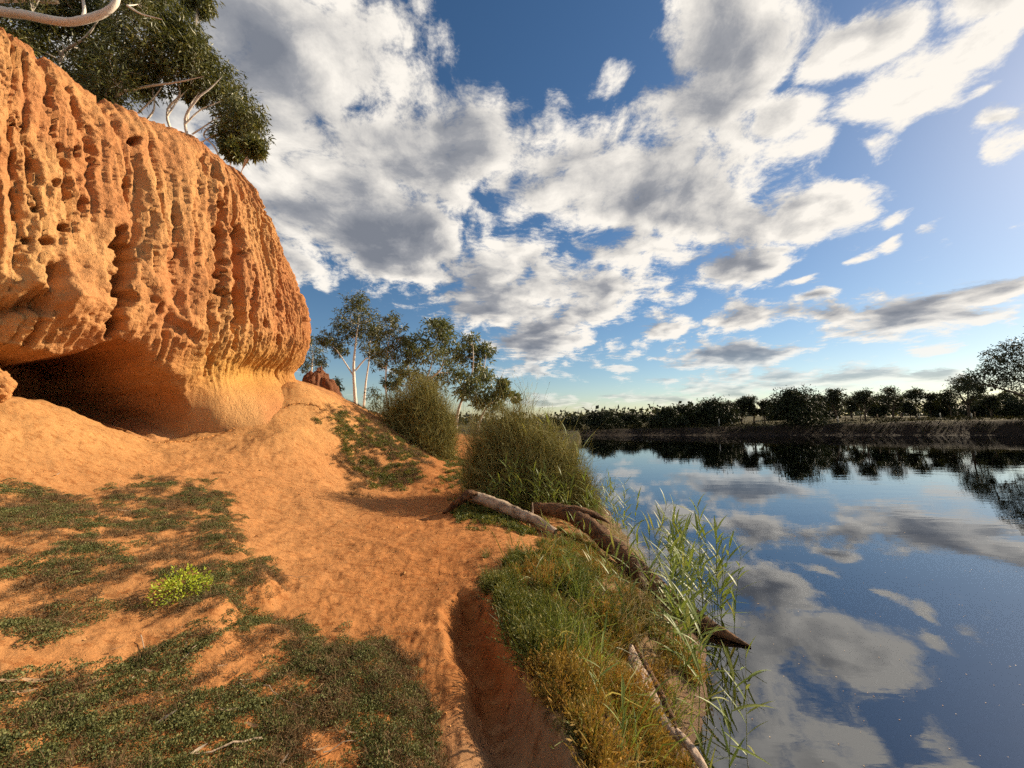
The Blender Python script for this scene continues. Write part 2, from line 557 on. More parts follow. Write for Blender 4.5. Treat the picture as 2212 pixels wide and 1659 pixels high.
def height(X, Y, fine=True):
    X = np.asarray(X, float); Y = np.asarray(Y, float)
    r = np.hypot(X, Y)
    Xc = np.clip(X, -15, 8); Yc = np.clip(Y, -5, 33)
    L = tps(Xc, Yc)
    w = np.exp(-((np.clip(r - 20, 0, None)) / 20) ** 2)
    L = L * w + .1 * (1 - w)
    near = r < 14
    dt = np.zeros(X.shape)
    if near.any():
        x, y = X[near], Y[near]
        jx = x + 0.03 * perlin(x * 6, y * 6, 0 * x) + .05 * perlin(x * 2, y * 2, 0 * x + 3)
        jy = y + 0.03 * perlin(x * 6, y * 6, 0 * x + 9) + .05 * perlin(x * 2, y * 2, 0 * x + 6)
        d = -0.24 * sstep(-0.05, 0.17, poly_sd(TRENCH, jx, jy) + .03 * perlin(x * 4, y * 4, 0 * x + 11))
        d += 0.17 * sstep(-0.08, 0.14, poly_sd(TERRACE, jx, jy)) * sstep(2.1, 3.2, y)
        d += 0.09 * sstep(-0.05, 0.16, poly_sd(MOUND, jx, jy))
        dt[near] = d
    L = L + dt
    if fine:
        amp = np.clip(r / 6, 0.5, 1.6)
        L = L + amp * 0.045 * fbm(X * 1.1, Y * 1.1, 0 * X, 3) + 0.017 * fbm(X * 6, Y * 6, 0 * X + 2, 3, 0.6)
        # trodden, slightly lumpy crust near the viewer
        L = L + np.where(r < 16, 0.0035 * fbm(X * 24, Y * 24, 0 * X + 4, 3, 0.7), 0)
        # crumbly crust on the slope under the cliff
        crumb = sstep(.45, 1.1, L) * (r < 16)
        bl = np.abs(perlin(X * 8, Y * 8, 0 * X + 6)) + .5 * np.abs(perlin(X * 17, Y * 17, 0 * X + 2))
        L = L + crumb * .022 * (bl - .3)
    xs = shore_x(Y) + 0.12 * perlin(X * 0 + 2, Y * 1.3, 0 * X + 7) + 0.04 * perlin(X * 0, Y * 5, 0 * X + 7)
    d = X - xs
    bed = WATER_Z - 0.02 - 0.10 * np.clip(d, 0, 1.2) - 0.35 * np.clip(d - 1.2, 0, 4)
    if fine:
        bed = bed + 0.02 * fbm(X * 4, Y * 4, 0 * X + 1, 3)
    k = sstep(-0.1, 0.35, d)
    Z = L * (1 - k) + np.minimum(L, bed) * k
    # the other bank
    fy = far_y(X)
    top = np.interp(X, [-90, 10, 37, 67, 80, 300], [.1, .15, .7, 1.5, 1.7, 1.7])
    e = Y - fy
    prof = WATER_Z - .25 + .35 * sstep(-1.0, .6, e) + (top + .6 - 0.1) * sstep(0.3, 2.3, e) + np.clip(e - 2, 0, 50) * 0.02 * np.clip(X / 50, 0.1, 1.2)
    if fine:
        prof = prof + sstep(0.5, 3, e) * (0.16 * fbm(X * .5, Y * .5, 0 * X + 8, 3) + .05 * fbm(X * 2, Y * 2, 0 * X + 1, 2))
    kf = sstep(-2.5, -1.0, e)
    Z = Z * (1 - kf) + prof * kf
    return Z


def hz(x, y):
    return float(height(np.array([x]), np.array([y]))[0])


# where the soil is bare, green, muddy
GREEN = {
    'terrace': [(0, 1060), (90, 1040), (210, 1090), (250, 1060), (330, 1050), (460, 1055), (505, 1120), (515, 1190), (590, 1240), (605, 1262), (575, 1280), (520, 1285), (512, 1325), (430, 1330), (300, 1310), (230, 1320), (140, 1370), (0, 1350)],
    'mound': [(-60, 1490), (60, 1460), (250, 1440), (330, 1405), (450, 1355), (560, 1338), (645, 1352), (690, 1400), (800, 1380), (850, 1400), (890, 1460), (930, 1570), (962, 1700), (-60, 1750)],
}


def make_ground():
    th = np.concatenate([np.radians(np.linspace(-180, -66, 40, endpoint=False)), np.radians(np.linspace(-66, 32, 660, endpoint=False)),
                         np.radians(np.linspace(32, 66, 90, endpoint=False)), np.radians(np.linspace(66, 180, 40, endpoint=False))])
    r = np.concatenate([[0.02], np.exp(np.linspace(math.log(0.6), math.log(16), 420)), np.exp(np.linspace(math.log(16.2), math.log(150), 165)), np.exp(np.linspace(math.log(160), math.log(6000), 18))])
    TH, R = np.meshgrid(th, r, indexing='ij')
    X, Y = R * np.sin(TH), R * np.cos(TH)
    Z = height(X.ravel(), Y.ravel()).reshape(X.shape)
    V = np.stack([X, Y, Z], -1).reshape(-1, 3)
    F = grid_faces(len(th), len(r), closed=True)
    # soil colours: orange clay, redder on the path, brown mud by the water, dry grass beyond the river
    x, y, z = V.T
    clay = np.array([0.53, 0.25, 0.08]); red = np.array([0.46, 0.185, 0.05]); mud = np.array([0.075, 0.055, 0.038])
    pale = np.array([0.61, 0.32, 0.10]); grassy = np.array([0.07, 0.064, 0.02]); litter = np.array([0.30, 0.19, 0.09])
    n = fbm(x * .8, y * .8, 0 * x, 3)
    path = np.exp(-(np.abs(x + 0.9 + .10 * (y - 3) - .3 * np.sin(y * .4)) / 1.3) ** 2)
    c = clay[None] * np.ones((len(x), 1))
    kr = np.clip(path * 0.9 + n * .25, 0, 1)[:, None]
    c = c * (1 - kr) + red * kr
    kp = (sstep(0.6, 1.5, z) * .6)[:, None] * (np.hypot(x, y) < 14)[:, None]
    c = c * (1 - kp) + pale * kp
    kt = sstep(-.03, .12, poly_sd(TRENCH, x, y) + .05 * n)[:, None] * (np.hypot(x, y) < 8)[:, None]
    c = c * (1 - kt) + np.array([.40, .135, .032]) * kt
    d = x - shore_x(y)
    kl = sstep(-1.3, -.5, d + .3 * n)[:, None]
    c = c * (1 - kl) + litter * kl
    km = sstep(-.32, .02, d + .1 * n)[:, None]
    c = c * (1 - km) + np.array([.19, .125, .075]) * km
    km = sstep(1.2, 3.0, d + .1 * n)[:, None]
    c = c * (1 - km) + mud * km
    kn = sstep(22, 32, np.hypot(x, y) + 2 * n)[:, None]
    c = c * (1 - kn) + grassy * .7 * kn
    e = y - far_y(x)
    kf = sstep(-1.2, .2, e)[:, None]
    c = c * (1 - kf) + mud * .3 * kf
    kg = sstep(2.4, 3.4, e + n)[:, None]
    gl = grassy[None] * (1 + 0.5 * n[:, None])
    c = c * (1 - kg) + gl * kg
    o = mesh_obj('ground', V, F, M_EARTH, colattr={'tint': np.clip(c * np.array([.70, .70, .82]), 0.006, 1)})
    tag(o, kind='structure')
    return o


make_ground()

# ------------------------------------------------------------------ river
def water_material():
    m = bpy.data.materials.new('river_water')
    m.use_nodes = True
    T = NT(m.node_tree)
    m.node_tree.nodes.clear()
    geo = T.n('ShaderNodeNewGeometry').outputs['Position']
    w1 = T.noise(T.vmath('MULTIPLY', geo, (0.5, 1.6, 1.0)), 1.3, 3, 0.5)
    w2 = T.noise(T.vmath('MULTIPLY', geo, (0.6, 1.3, 1.0)), 6.0, 3, 0.5)
    calm = T.mapr(T.noise(T.vmath('MULTIPLY', geo, (0.10, 0.22, 1.0)), 1.0, 3, 0.5), 0.35, 0.7, 0.15, 1.0)
    h = T.math('MULTIPLY', T.math('ADD', w1, T.math('MULTIPLY', w2, 0.20)), calm)
    bp = T.n('ShaderNodeBump', ins={'Height': h, 'Strength': 0.085, 'Distance': 0.05})
    fr = T.n('ShaderNodeFresnel', ins={'IOR': 2.7, 'Normal': bp.outputs[0]})
    gl = T.n('ShaderNodeBsdfGlossy', ins={'Roughness': 0.012, 'Color': (0.95, 0.97, 1.0, 1), 'Normal': bp.outputs[0]})
    tr = T.n('ShaderNodeBsdfTransparent', ins={'Color': (0.50, 0.52, 0.46, 1)})
    mx = T.n('ShaderNodeMixShader', ins={0: fr.outputs[0], 1: tr.outputs[0], 2: gl.outputs[0]})
    T.n('ShaderNodeOutputMaterial', ins={'Surface': mx.outputs[0]})
    return m


def make_water():
    xs = np.array([-60, 0, 4, 40, 600.]); ys = np.array([-60, 0, 38, 75.])
    V = [(x, y, WATER_Z) for x in xs for y in ys]
    o = mesh_obj('water', V, grid_faces(len(xs), len(ys))[:, ::-1], water_material())
    # faces must look up
    if o.data.polygons[0].normal.z < 0:
        o.data.flip_normals()
    tag(o, kind='structure')


make_water()

# ------------------------------------------------------------------ the cliff
def catmull(P, n):
    P = np.asarray(P, float)
    Q = np.concatenate([[2 * P[0] - P[1]], P, [2 * P[-1] - P[-2]]])
    t = np.linspace(0, len(P) - 1 - 1e-9, n)
    i = t.astype(int); f = (t - i)[:, None]
    a, b, c, d = Q[i], Q[i + 1], Q[i + 2], Q[i + 3]
    return 0.5 * (2 * b + (c - a) * f + (2 * a - 5 * b + 4 * c - d) * f ** 2 + (3 * b - 3 * c + d - a) * f ** 3)


CAVE = [(-200, 720), (0, 745), (110, 768), (175, 752), (232, 728), (268, 745), (330, 800), (392, 862), (412, 905), (395, 940), (330, 955), (200, 915), (0, 850), (-200, 800)]


def make_cliff():
    plan = catmull([(-11.2, -3), (-10.0, .5), (-8.75, 4), (-7.95, 6), (-6.7, 9.2), (-6.22, 10.75), (-6.38, 11.6), (-7.1, 12.55), (-8.8, 13.6), (-12, 14.6), (-16, 15)], 3000)
    s = np.concatenate([[0], np.cumsum(np.hypot(*np.diff(plan, axis=0).T))])
    # columns: dense where the viewer sees them
    py = np.interp(s, s, plan[:, 1])
    dens = np.where((s > 3.0) & (s < 17.6), 1.0, 0.12)
    cum = np.cumsum(dens); cum = (cum - cum[0]) / (cum[-1] - cum[0])
    nu = 760
    su = np.interp(np.linspace(0, 1, nu), cum, s)
    PX, PY = np.interp(su, s, plan[:, 0]), np.interp(su, s, plan[:, 1])
    tx, ty = np.gradient(PX, su), np.gradient(PY, su)
    l = np.hypot(tx, ty); tx, ty = tx / l, ty / l
    for _ in range(60):
        tx[1:-1] = (tx[:-2] + tx[1:-1] * 2 + tx[2:]) / 4; ty[1:-1] = (ty[:-2] + ty[1:-1] * 2 + ty[2:]) / 4
    NX, NY = ty, -tx                                   # outward: towards river and viewer
    # profile: height and how far the face stands out
    prof = np.array([(0.2, -.15), (1.6, -.2), (2.5, -.25), (2.9, -.22), (3.3, -.02), (3.8, .12), (4.6, .12), (5.2, .02), (6.4, -.32), (7.4, -.62), (8.2, -1.0), (8.7, -1.5), (9.05, -2.4), (9.25, -4), (9.4, -8)])
    sl = np.concatenate([[0], np.cumsum(np.hypot(*np.diff(prof, axis=0).T))])
    nv = 560
    dv = np.where(sl[-1] > 0, 1, 1)
    tv = np.linspace(0, 1, 2000) * sl[-1]
    dn = np.where(tv < np.interp(2.2, prof[:, 0], sl), .35, np.where(tv > np.interp(9.1, prof[:, 0], sl), .12, 1.0))
    cv = np.cumsum(dn); cv = (cv - cv[0]) / (cv[-1] - cv[0])
    vv = np.interp(np.linspace(0, 1, nv), cv, tv)
    pz = np.interp(vv, sl, prof[:, 0]); po = np.interp(vv, sl, prof[:, 1])
    for _ in range(8):
        po[1:-1] = (po[:-2] + 2 * po[1:-1] + po[2:]) / 4
    zs = np.interp(PY, [0, 5, 7, 9, 11, 15], [1.04, 1.03, .965, .99, 1.0, 1.0]) + 0.012 * fbm(su * .9, 0 * su, 0 * su + 3, 3)
    Z = pz[None, :] * zs[:, None]
    O = np.repeat(po[None, :], nu, 0)
    flare = np.interp(pz, [0.2, 1.4, 2.1, 2.6, 3.0], [1.7, 1.05, .55, .22, 0])
    O = O + (np.interp(pz, [4, 5.2, 6.4, 7.4, 8.2, 9], [0, -.14, -.34, -.42, -.42, -.4])[None, :] * sstep(8.5, 11, PY)[:, None])
    O = O + flare[None, :] * sstep(8.3, 9.6, PY)[:, None]
    X = PX[:, None] + NX[:, None] * O
    Y = PY[:, None] + NY[:, None] * O
    U = np.repeat(su[:, None], nv, 1)
    n3x = np.repeat(NX[:, None], nv, 1); n3y = np.repeat(NY[:, None], nv, 1)
    # outward direction tips upward over the crown of the cliff
    up = np.clip((Z - 7.2) / 1.8, 0, 1) ** 2
    nx, ny, nz = n3x * (1 - up), n3y * (1 - up), up
    P = np.stack([X, Y, Z], -1)
    px, pyy = project(P)
    vis = (Y > 1.0)
    # --- broad relief: buttresses, rills running down the face
    bm = sstep(2.0, 2.6, Z) * (1 - .9 * np.clip(1.25 * np.exp(-(((px - 555) / 95) ** 2 + ((pyy - 835) / 42) ** 2)) * vis, 0, 1))
    gm = np.clip(.5 + fbm(U * .8, Z * .6, 0 * U + 47, 2), 0, 1)
    D = 0.22 * fbm(U * .45, Z * .22, 0 * U + 1.2, 3)
    warp = 0.35 * fbm(U * .6, Z * .5, 0 * U + 9, 3)
    fl = fbm((U + warp * .5) * 1.5, Z * .16, 0 * U, 3, .55, ridged=True)
    D += 0.08 * fl * bm
    fl2 = fbm((U + warp * .25) * 5.5, Z * .26, 0 * U + 5, 3, .6, ridged=True)
    D += 0.05 * fl2 * bm * (.35 + .9 * gm)
    fl3 = fbm((U + warp * .2) * 12, Z * .8, 0 * U + 2, 3, .62, ridged=True)
    D += 0.026 * fl3 * bm
    rough = fbm(X * 11, Y * 11, Z * 8, 2, .7)
    D += 0.020 * rough * (0.3 + 0.7 * bm)
    # popcorn crust: small lumps parted by sharp creases
    bil = np.abs(perlin(U * 13 + warp * 2, Z * 5, Y * 3)) + .6 * np.abs(perlin(U * 27, Z * 13, Y * 7))
    D += 0.055 * (bil - .35) * bm
    # lumpy weathering: deeper on the left part and along the crown
    lump = fbm(X * 1.6, Y * 1.6, Z * 1.3, 4, .55)
    D += (0.10 * sstep(330, 120, px) + 0.07 * sstep(6.6, 8.2, Z)) * lump
    # pits: pocked clay
    cell = perlin(U * 7, Z * 3.2, 0 * U + 30) + .5 * perlin(U * 13, Z * 7, 0 * U + 31)
    pockmask = np.clip(sstep(.1, .5, fbm(U * .7, Z * .5, 0 * U + 12, 2)) + sstep(520, 600, px) * .5, 0, 1)
    D -= 0.08 * sstep(.74, .98, cell) * pockmask * bm
    gv = 1 - 2 * np.abs(perlin((U + warp * .45) * 2.6, Z * .13, 0 * U + 41))
    gw = 1 - 2 * np.abs(perlin((U + warp * .3) * 6.5, Z * .24, 0 * U + 43))
    gm = np.clip(.5 + fbm(U * .8, Z * .6, 0 * U + 47, 2), 0, 1)
    D -= (0.22 * sstep(.80, .98, gv) + 0.08 * sstep(.72, .97, gw)) * gm * bm
    # --- particular features of this face
    CX1 = 9 * fbm(px * .03, pyy * .03, 0 * px, 3, .6)
    CY1 = 6 * perlin(px * .06, pyy * .06, 0 * px + 7)
    CW = fbm(px * .02, pyy * .035, 0 * px + 4, 2)
    CD = fbm(px * .03, pyy * .03, 0 * px + 14, 2)

    def crack(pts, wpx, depth, left=0.0):
        d, t = line_d(pts, px + CX1, pyy + CY1)
        ww = wpx * 1.15 * (0.3 + .7 * np.sin(np.pi * np.clip(t, 0.02, .98))) * (1 + .9 * CW)
        return depth * (1 - sstep(0, 1, np.clip(d / np.maximum(ww, .8), 0, 1))) * (1 + .6 * CD) * sstep(0, .15, t) * sstep(1, .8, t)
    for pts, wpx, dep in [
        ([(272, 370), (280, 400), (276, 440)], 11, .45), ([(266, 480), (256, 520), (262, 560), (244, 610), (238, 660), (222, 700), (205, 745)], 27, 1.2),
        ([(478, 400), (466, 450), (463, 520), (460, 600), (462, 700)], 12, .6), ([(500, 470), (508, 540), (502, 620), (496, 700), (490, 770)], 20, .55),
        ([(440, 640), (436, 700), (428, 770), (430, 820)], 16, .22), ([(60, 100), (100, 170), (112, 260), (108, 320)], 12, .25),
        ([(130, 170), (170, 250), (200, 330), (190, 420)], 14, .25), ([(205, 215), (240, 260), (260, 300)], 12, .22), ([(10, 230), (60, 330), (75, 420)], 10, .15),
        ([(420, 330), (470, 400)], 16, .25), ([(548, 400), (560, 450), (556, 500)], 9, .3), ([(330, 420), (320, 520), (322, 620)], 7, .12), ([(372, 430), (368, 540), (360, 640)], 7, .12),
        ([(410, 420), (408, 520), (412, 600)], 7, .14), ([(540, 560), (536, 680), (540, 760)], 7, .16), ([(590, 520), (596, 640), (600, 740)], 7, .13), ([(628, 560), (640, 660)], 6, .13),
        ([(300, 640), (350, 700), (420, 750)], 22, .12), ([(120, 300), (140, 380), (130, 450)], 14, .22), ([(20, 330), (30, 420), (20, 500)], 12, .12)]:
        D -= crack(pts, wpx, dep)
    # the niche under the brow at far left, and the broken ledges
    sd = poly_sd([(-80, 660), (0, 645), (52, 615), (78, 572), (120, 553), (135, 600), (108, 655), (92, 695), (0, 700), (-80, 700)], px + 7 * perlin(px * .04, pyy * .04, 0 * px + 2), pyy + 7 * perlin(px * .04, pyy * .04, 0 * px + 8))
    D -= 0.7 * sstep(-2, 45, sd) * vis
    for cx, cy, rx, ry, dep in [(288, 304, 15, 12, .6), (22, 274, 7, 7, .3), (43, 277, 7, 7, .3), (132, 492, 20, 14, .4), (88, 524, 22, 11, .3), (46, 524, 14, 10, .25), (215, 210, 10, 16, .2), (70, 455, 16, 10, .2),
                                (640, 580, 5, 9, .3), (645, 612, 4, 7, .3), (534, 690, 6, 14, .25), (530, 650, 7, 7, .25), (560, 700, 6, 12, .25), (600, 655, 5, 10, .25), (618, 690, 5, 12, .25), (575, 640, 5, 7, .2),
                                (650, 690, 4, 12, .25), (590, 735, 6, 14, .25), (545, 735, 5, 8, .2), (510, 660, 6, 8, .2), (180, 440, 14, 20, .25), (110, 400, 12, 12, .2), (160, 330, 10, 16, .2), (20, 420, 9, 14, .2)]:
        q = np.hypot((px - cx + 3 * perlin(px * .1, pyy * .1, 0 * px)) / rx, (pyy - cy) / ry)
        D -= dep * (1 - sstep(.45, 1.0, q)) * vis
    # cave: scooped far back under the overhang
    jx = px + 9 * perlin(px * .02, pyy * .03, 0 * px + 5) + 4 * perlin(px * .08, pyy * .08, 0 * px)
    jy = pyy + 6 * perlin(px * .03, pyy * .03, 0 * px + 15) + 4 * perlin(px * .08, pyy * .08, 0 * px + 3)
    sd = poly_sd(CAVE, jx, jy)
    soft = np.where(px > 290, 105, 34)
    cave = sstep(0, 1, np.clip(sd / soft, 0, 1) ** .8) * vis
    # the hanging brow swells out above the cave
    brow = np.exp(-(((px - 95) / 125) ** 2 + ((pyy - 665) / 75) ** 2)) * vis
    D += 0.62 * brow * (1 + .35 * lump)
    sd2 = poly_sd([(262, 560), (300, 560), (360, 640), (425, 715), (434, 790), (385, 855), (330, 805), (268, 748), (235, 728), (245, 620)], px + CX1, pyy + CY1)
    D += 0.17 * sstep(-8, 22, sd2) * vis
    D = D * (1 - .75 * cave) - 3.8 * cave
    # smooth hollow worn at the foot, right of the cave
    hol = np.exp(-(((px - 545) / 85) ** 2 + ((pyy - 815) / 38) ** 2)) * vis
    D -= 0.28 * hol
    pil = np.exp(-(((px - 445) / 38) ** 2 + ((pyy - 870) / 70) ** 2)) * vis
    D += 0.12 * pil
    V = P + np.stack([nx, ny, nz], -1) * D[..., None]
    # colours: orange clay, paler on the worn faces, ochre at the foot, red at crown and nose
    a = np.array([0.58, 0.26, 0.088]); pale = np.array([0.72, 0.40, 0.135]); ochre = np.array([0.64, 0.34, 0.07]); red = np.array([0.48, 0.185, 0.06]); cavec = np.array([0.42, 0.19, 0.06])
    n = fbm(U * .9, Z * .5, 0 * U + 21, 4)
    k = np.clip(.35 + n * .8, 0, 1)[..., None]
    c = a * (1 - k) + pale * k
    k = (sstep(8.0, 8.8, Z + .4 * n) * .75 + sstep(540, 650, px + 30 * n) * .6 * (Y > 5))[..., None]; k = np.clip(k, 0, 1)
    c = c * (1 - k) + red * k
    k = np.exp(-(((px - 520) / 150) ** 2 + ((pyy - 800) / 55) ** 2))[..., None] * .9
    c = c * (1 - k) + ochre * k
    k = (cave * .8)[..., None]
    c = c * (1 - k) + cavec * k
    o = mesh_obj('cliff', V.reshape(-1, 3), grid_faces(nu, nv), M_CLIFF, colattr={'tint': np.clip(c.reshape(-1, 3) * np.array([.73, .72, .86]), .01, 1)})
    tag(o, kind='structure')
    return V


CLIFF_V = make_cliff()

# ------------------------------------------------------------------ plant building blocks
class MB:
    """collects quads, with a random tint per piece"""
    def __init__(self):
        self.V, self.F, self.C, self.n = [], [], [], 0

    def add(self, V, F, c=0.5):
        V = np.asarray(V, np.float32).reshape(-1, 3)
        self.V.append(V); self.F.append(np.asarray(F, np.int32) + self.n)
        self.C.append(np.full(len(V), c, np.float32) if np.isscalar(c) else np.asarray(c, np.float32))
        self.n += len(V)

    def build(self, name, mat, parent=None, smooth=True, origin=None):
        V = np.concatenate(self.V)
        if origin is not None:
            V = V - np.asarray(origin, np.float32)
        return mesh_obj(name, V, np.concatenate(self.F), mat, parent, smooth=smooth, colattr={'rnd': np.concatenate(self.C)})

    def tube(self, pts, rad, sides=6, c=0.5, bump=0.0, seed=0, flat=1.0, cap=True):
        pts = np.asarray(pts, float); n = len(pts)
        rad = np.broadcast_to(np.asarray(rad, float), (n,))
        tan = np.gradient(pts, axis=0); tan /= np.linalg.norm(tan, axis=1, keepdims=True) + 1e-9
        ref = np.array([0.31, 0.17, 0.94]) if abs(tan[0][2]) < .85 else np.array([0.9, .3, .1])
        a = np.cross(tan, ref); a /= np.linalg.norm(a, axis=1, keepdims=True) + 1e-9
        b = np.cross(tan, a)
        th = np.linspace(0, 2 * np.pi, sides, endpoint=False)
        ring = np.cos(th)[None, :, None] * a[:, None, :] + flat * np.sin(th)[None, :, None] * b[:, None, :]
        rr = rad[:, None]
        V = pts[:, None, :] + ring * rr[..., None]
        if bump:
            q = V.reshape(-1, 3)
            k = fbm(q[:, 0] * 9 + seed, q[:, 1] * 9, q[:, 2] * 9, 4, .6).reshape(n, sides)
            g = perlin(np.repeat(np.arange(sides)[None], n, 0) * 1.7 + seed, np.repeat(np.arange(n)[:, None], sides, 1) * .12, 0 * k + seed)
            V = pts[:, None, :] + ring * (rr * (1 + bump * k + bump * 1.1 * g))[..., None]
        F = grid_faces(n, sides)
        i = np.arange(n - 1) * sides
        F = np.concatenate([F, np.stack([i + sides - 1, i + 2 * sides - 1, i + sides, i], 1)])
        V = V.reshape(-1, 3)
        if cap:
            k = len(V)
            V = np.concatenate([V, [pts[0]], [pts[-1]]])
            j = np.arange(sides); j2 = (j + 1) % sides
            e = (n - 1) * sides
            F = np.concatenate([F, np.stack([j2, j, np.full(sides, k), np.full(sides, k)], 1)[:, [0, 1, 2, 2]], np.stack([e + j, e + j2, np.full(sides, k + 1), np.full(sides, k + 1)], 1)]) if False else F
        self.add(V[:n * sides], F, c)

    def leaves(self, pos, d, length, width, rng, c=None, droop=0.0):
        """diamond leaves: base, side, tip, side"""
        pos = np.asarray(pos, float); n = len(pos)
        d = d / (np.linalg.norm(d, axis=1, keepdims=True) + 1e-9)
        s = np.cross(d, rng.normal(size=(n, 3))); s /= np.linalg.norm(s, axis=1, keepdims=True) + 1e-9
        L = np.asarray(length).reshape(-1, 1) * np.ones((n, 1)); Wd = np.asarray(width).reshape(-1, 1) * np.ones((n, 1))
        mid = pos + d * L * .45
        nrm = np.cross(d, s)
        tip = pos + d * L + np.array([0, 0, -1.0]) * droop * L
        V = np.stack([pos, mid + s * Wd * .5 + nrm * Wd * .12, tip, mid - s * Wd * .5 + nrm * Wd * .12], 1).reshape(-1, 3)
        F = np.arange(4 * n).reshape(-1, 4)
        if c is None:
            c = rng.random(n)
        self.add(V, F, np.repeat(c, 4))


def foliage_mat(name, c1, c2, c3=None, rough=0.55, trans=0.25, spec=0.3, inst=False):
    m, T, b = new_mat(name, rough, spec)
    r = T.n('ShaderNodeAttribute', attribute_name='rnd').outputs['Fac']
    stops = [(0.0, c1), (1.0, c2)] if c3 is None else [(0.0, c1), (0.62, c2), (1.0, c3)]
    if inst:
        oi = T.n('ShaderNodeObjectInfo').outputs['Random']
        r = T.math('ADD', T.math('MULTIPLY', r, 0.5), T.math('MULTIPLY', oi, 0.5))
    col = T.ramp(r, stops)
    link(T, col, b.inputs['Base Color'])
    if trans > 0:
        tl = T.n('ShaderNodeBsdfTranslucent', ins={'Color': T.mix(0.5, col, T.vmath('MULTIPLY', col, (1.6, 1.5, 0.5)))})
        mx = T.n('ShaderNodeMixShader', ins={0: trans, 1: b.outputs[0], 2: tl.outputs[0]})
        out = m.node_tree.nodes['Material Output']
        link(T, mx.outputs[0], out.inputs['Surface'])
    return m


def bark_mat(name, light, dark, rough=0.85, scale=6.0, contrast=(0.4, 0.62), stretch=(1, 1, .3), bump=.02):
    m, T, b = new_mat(name, rough, 0.2)
    geo = T.n('ShaderNodeTexCoord').outputs['Object']
    st = T.vmath('MULTIPLY', geo, stretch)
    n1 = T.noise(st, scale, 6, 0.65)
    n2 = T.noise(st, scale * 7, 4, 0.6)
    f = T.mapr(T.math('ADD', T.math('MULTIPLY', n1, .7), T.math('MULTIPLY', n2, .3)), contrast[0], contrast[1])
    link(T, T.mix(f, dark, light), b.inputs['Base Color'])
    bp = T.n('ShaderNodeBump', ins={'Height': T.math('ADD', n1, n2), 'Strength': 0.7, 'Distance': bump})
    link(T, bp.outputs[0], b.inputs['Normal'])
    return m


M_GUMLEAF = foliage_mat('gum_leaves', (0.040, 0.048, 0.014), (0.10, 0.105, 0.026), (0.25, 0.22, 0.06), 0.42, 0.25, 0.45)
M_GUMLEAF2 = foliage_mat('broad_gum_leaves', (0.050, 0.066, 0.022), (0.13, 0.15, 0.048), (0.27, 0.27, 0.11), 0.42, 0.22, 0.45)
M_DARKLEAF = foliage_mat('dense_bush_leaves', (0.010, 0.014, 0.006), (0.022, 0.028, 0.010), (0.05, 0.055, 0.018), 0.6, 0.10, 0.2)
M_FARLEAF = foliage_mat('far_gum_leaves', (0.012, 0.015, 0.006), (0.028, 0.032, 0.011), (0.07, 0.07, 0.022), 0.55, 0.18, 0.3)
M_PALEBARK = bark_mat('pale_gum_bark', (0.70, 0.63, 0.54), (0.36, 0.27, 0.20), 0.7, 3.0, (0.30, 0.50))
M_DARKBARK = bark_mat('dark_bark', (0.12, 0.085, 0.055), (0.05, 0.035, 0.025), 0.9, 5.0)


def curve_pts(P, n):
    return catmull(P, n)


def tree(name, label, base, stems, clumps, leafmat, barkmat, seed, leaf=(0.13, 0.03), per=300, tuft=0.18, group=None, droop=0.35, twigs=5, crown_only=False, limb_parts=False, squash=.85):
    """stems: list of (points, r0, r1) in world space; clumps: list of (centre, radius)"""
    rg = np.random.default_rng(seed)
    base = np.asarray(base, float)
    root = empty(name, tuple(base), label, 'tree', group)
    tb = MB()
    allp, allr = [], []
    for si, (pts, r0, r1) in enumerate(stems):
        P = curve_pts(np.asarray(pts, float), max(6, 5 * len(pts)))
        R = np.linspace(1, 0, len(P)) ** .8 * (r0 - r1) + r1
        if limb_parts and si > 0:
            lb = MB(); lb.tube(P, R, 7, .5, .12, si)
            lb.build('limb', barkmat, root, origin=base)
        else:
            tb.tube(P, R, 8, .5, .10, si)
        allp.append(P); allr.append(R)
    AP = np.concatenate(allp); AR = np.concatenate(allr)
    cb = MB()
    for c, r in clumps:
        c = np.asarray(c, float)
        # branch reaching the clump from the nearest wood below it
        dd = np.linalg.norm(AP - c, axis=1) + 1.2 * np.clip(AP[:, 2] - c[2] + .1, 0, None)
        k = int(np.argmin(dd))
        p0 = AP[k]
        mid = (p0 + c) / 2 + rg.normal(size=3) * r * .15 + np.array([0, 0, -.08 * r])
        br = curve_pts([p0, mid, c], 9)
        r0 = min(AR[k] * .7, .018 * r + .008 + .02 * np.linalg.norm(c - p0) / 2)
        tb.tube(br, np.linspace(r0, .006, 9), 5, .5)
        nt = max(6, int(per / 14))
        u = rg.normal(size=(nt, 3)); u /= np.linalg.norm(u, axis=1, keepdims=True)
        rad = r * rg.random(nt) ** .45
        tc = c + u * rad[:, None] * np.array([1, 1, squash])
        for q in range(min(twigs, nt)):
            e = tc[q]
            m2 = (c + e) / 2 + rg.normal(size=3) * r * .12
            tb.tube(curve_pts([br[5], m2, e], 5), np.linspace(.35 * r0 + .003, .003, 5), 3, .5)
        nl = 14
        pos = np.repeat(tc, nl, 0) + rg.normal(size=(nt * nl, 3)) * tuft * r * np.array([1, 1, .8])
        d = rg.normal(size=(nt * nl, 3)) + np.array([0, 0, -droop * 2.2]) + .5 * (pos - c) / r
        L = leaf[0] * rg.uniform(.65, 1.3, nt * nl)
        cc = np.clip(np.repeat(rg.random(nt), nl) * .55 + rg.random(nt * nl) * .45, 0, 1)
        cb.leaves(pos, d, L, L * leaf[1] / leaf[0], rg, cc)
    if tb.n:
        tb.build('trunk', barkmat, root, origin=base)
    cb.build('crown', leafmat, root, smooth=False, origin=base)
    return root


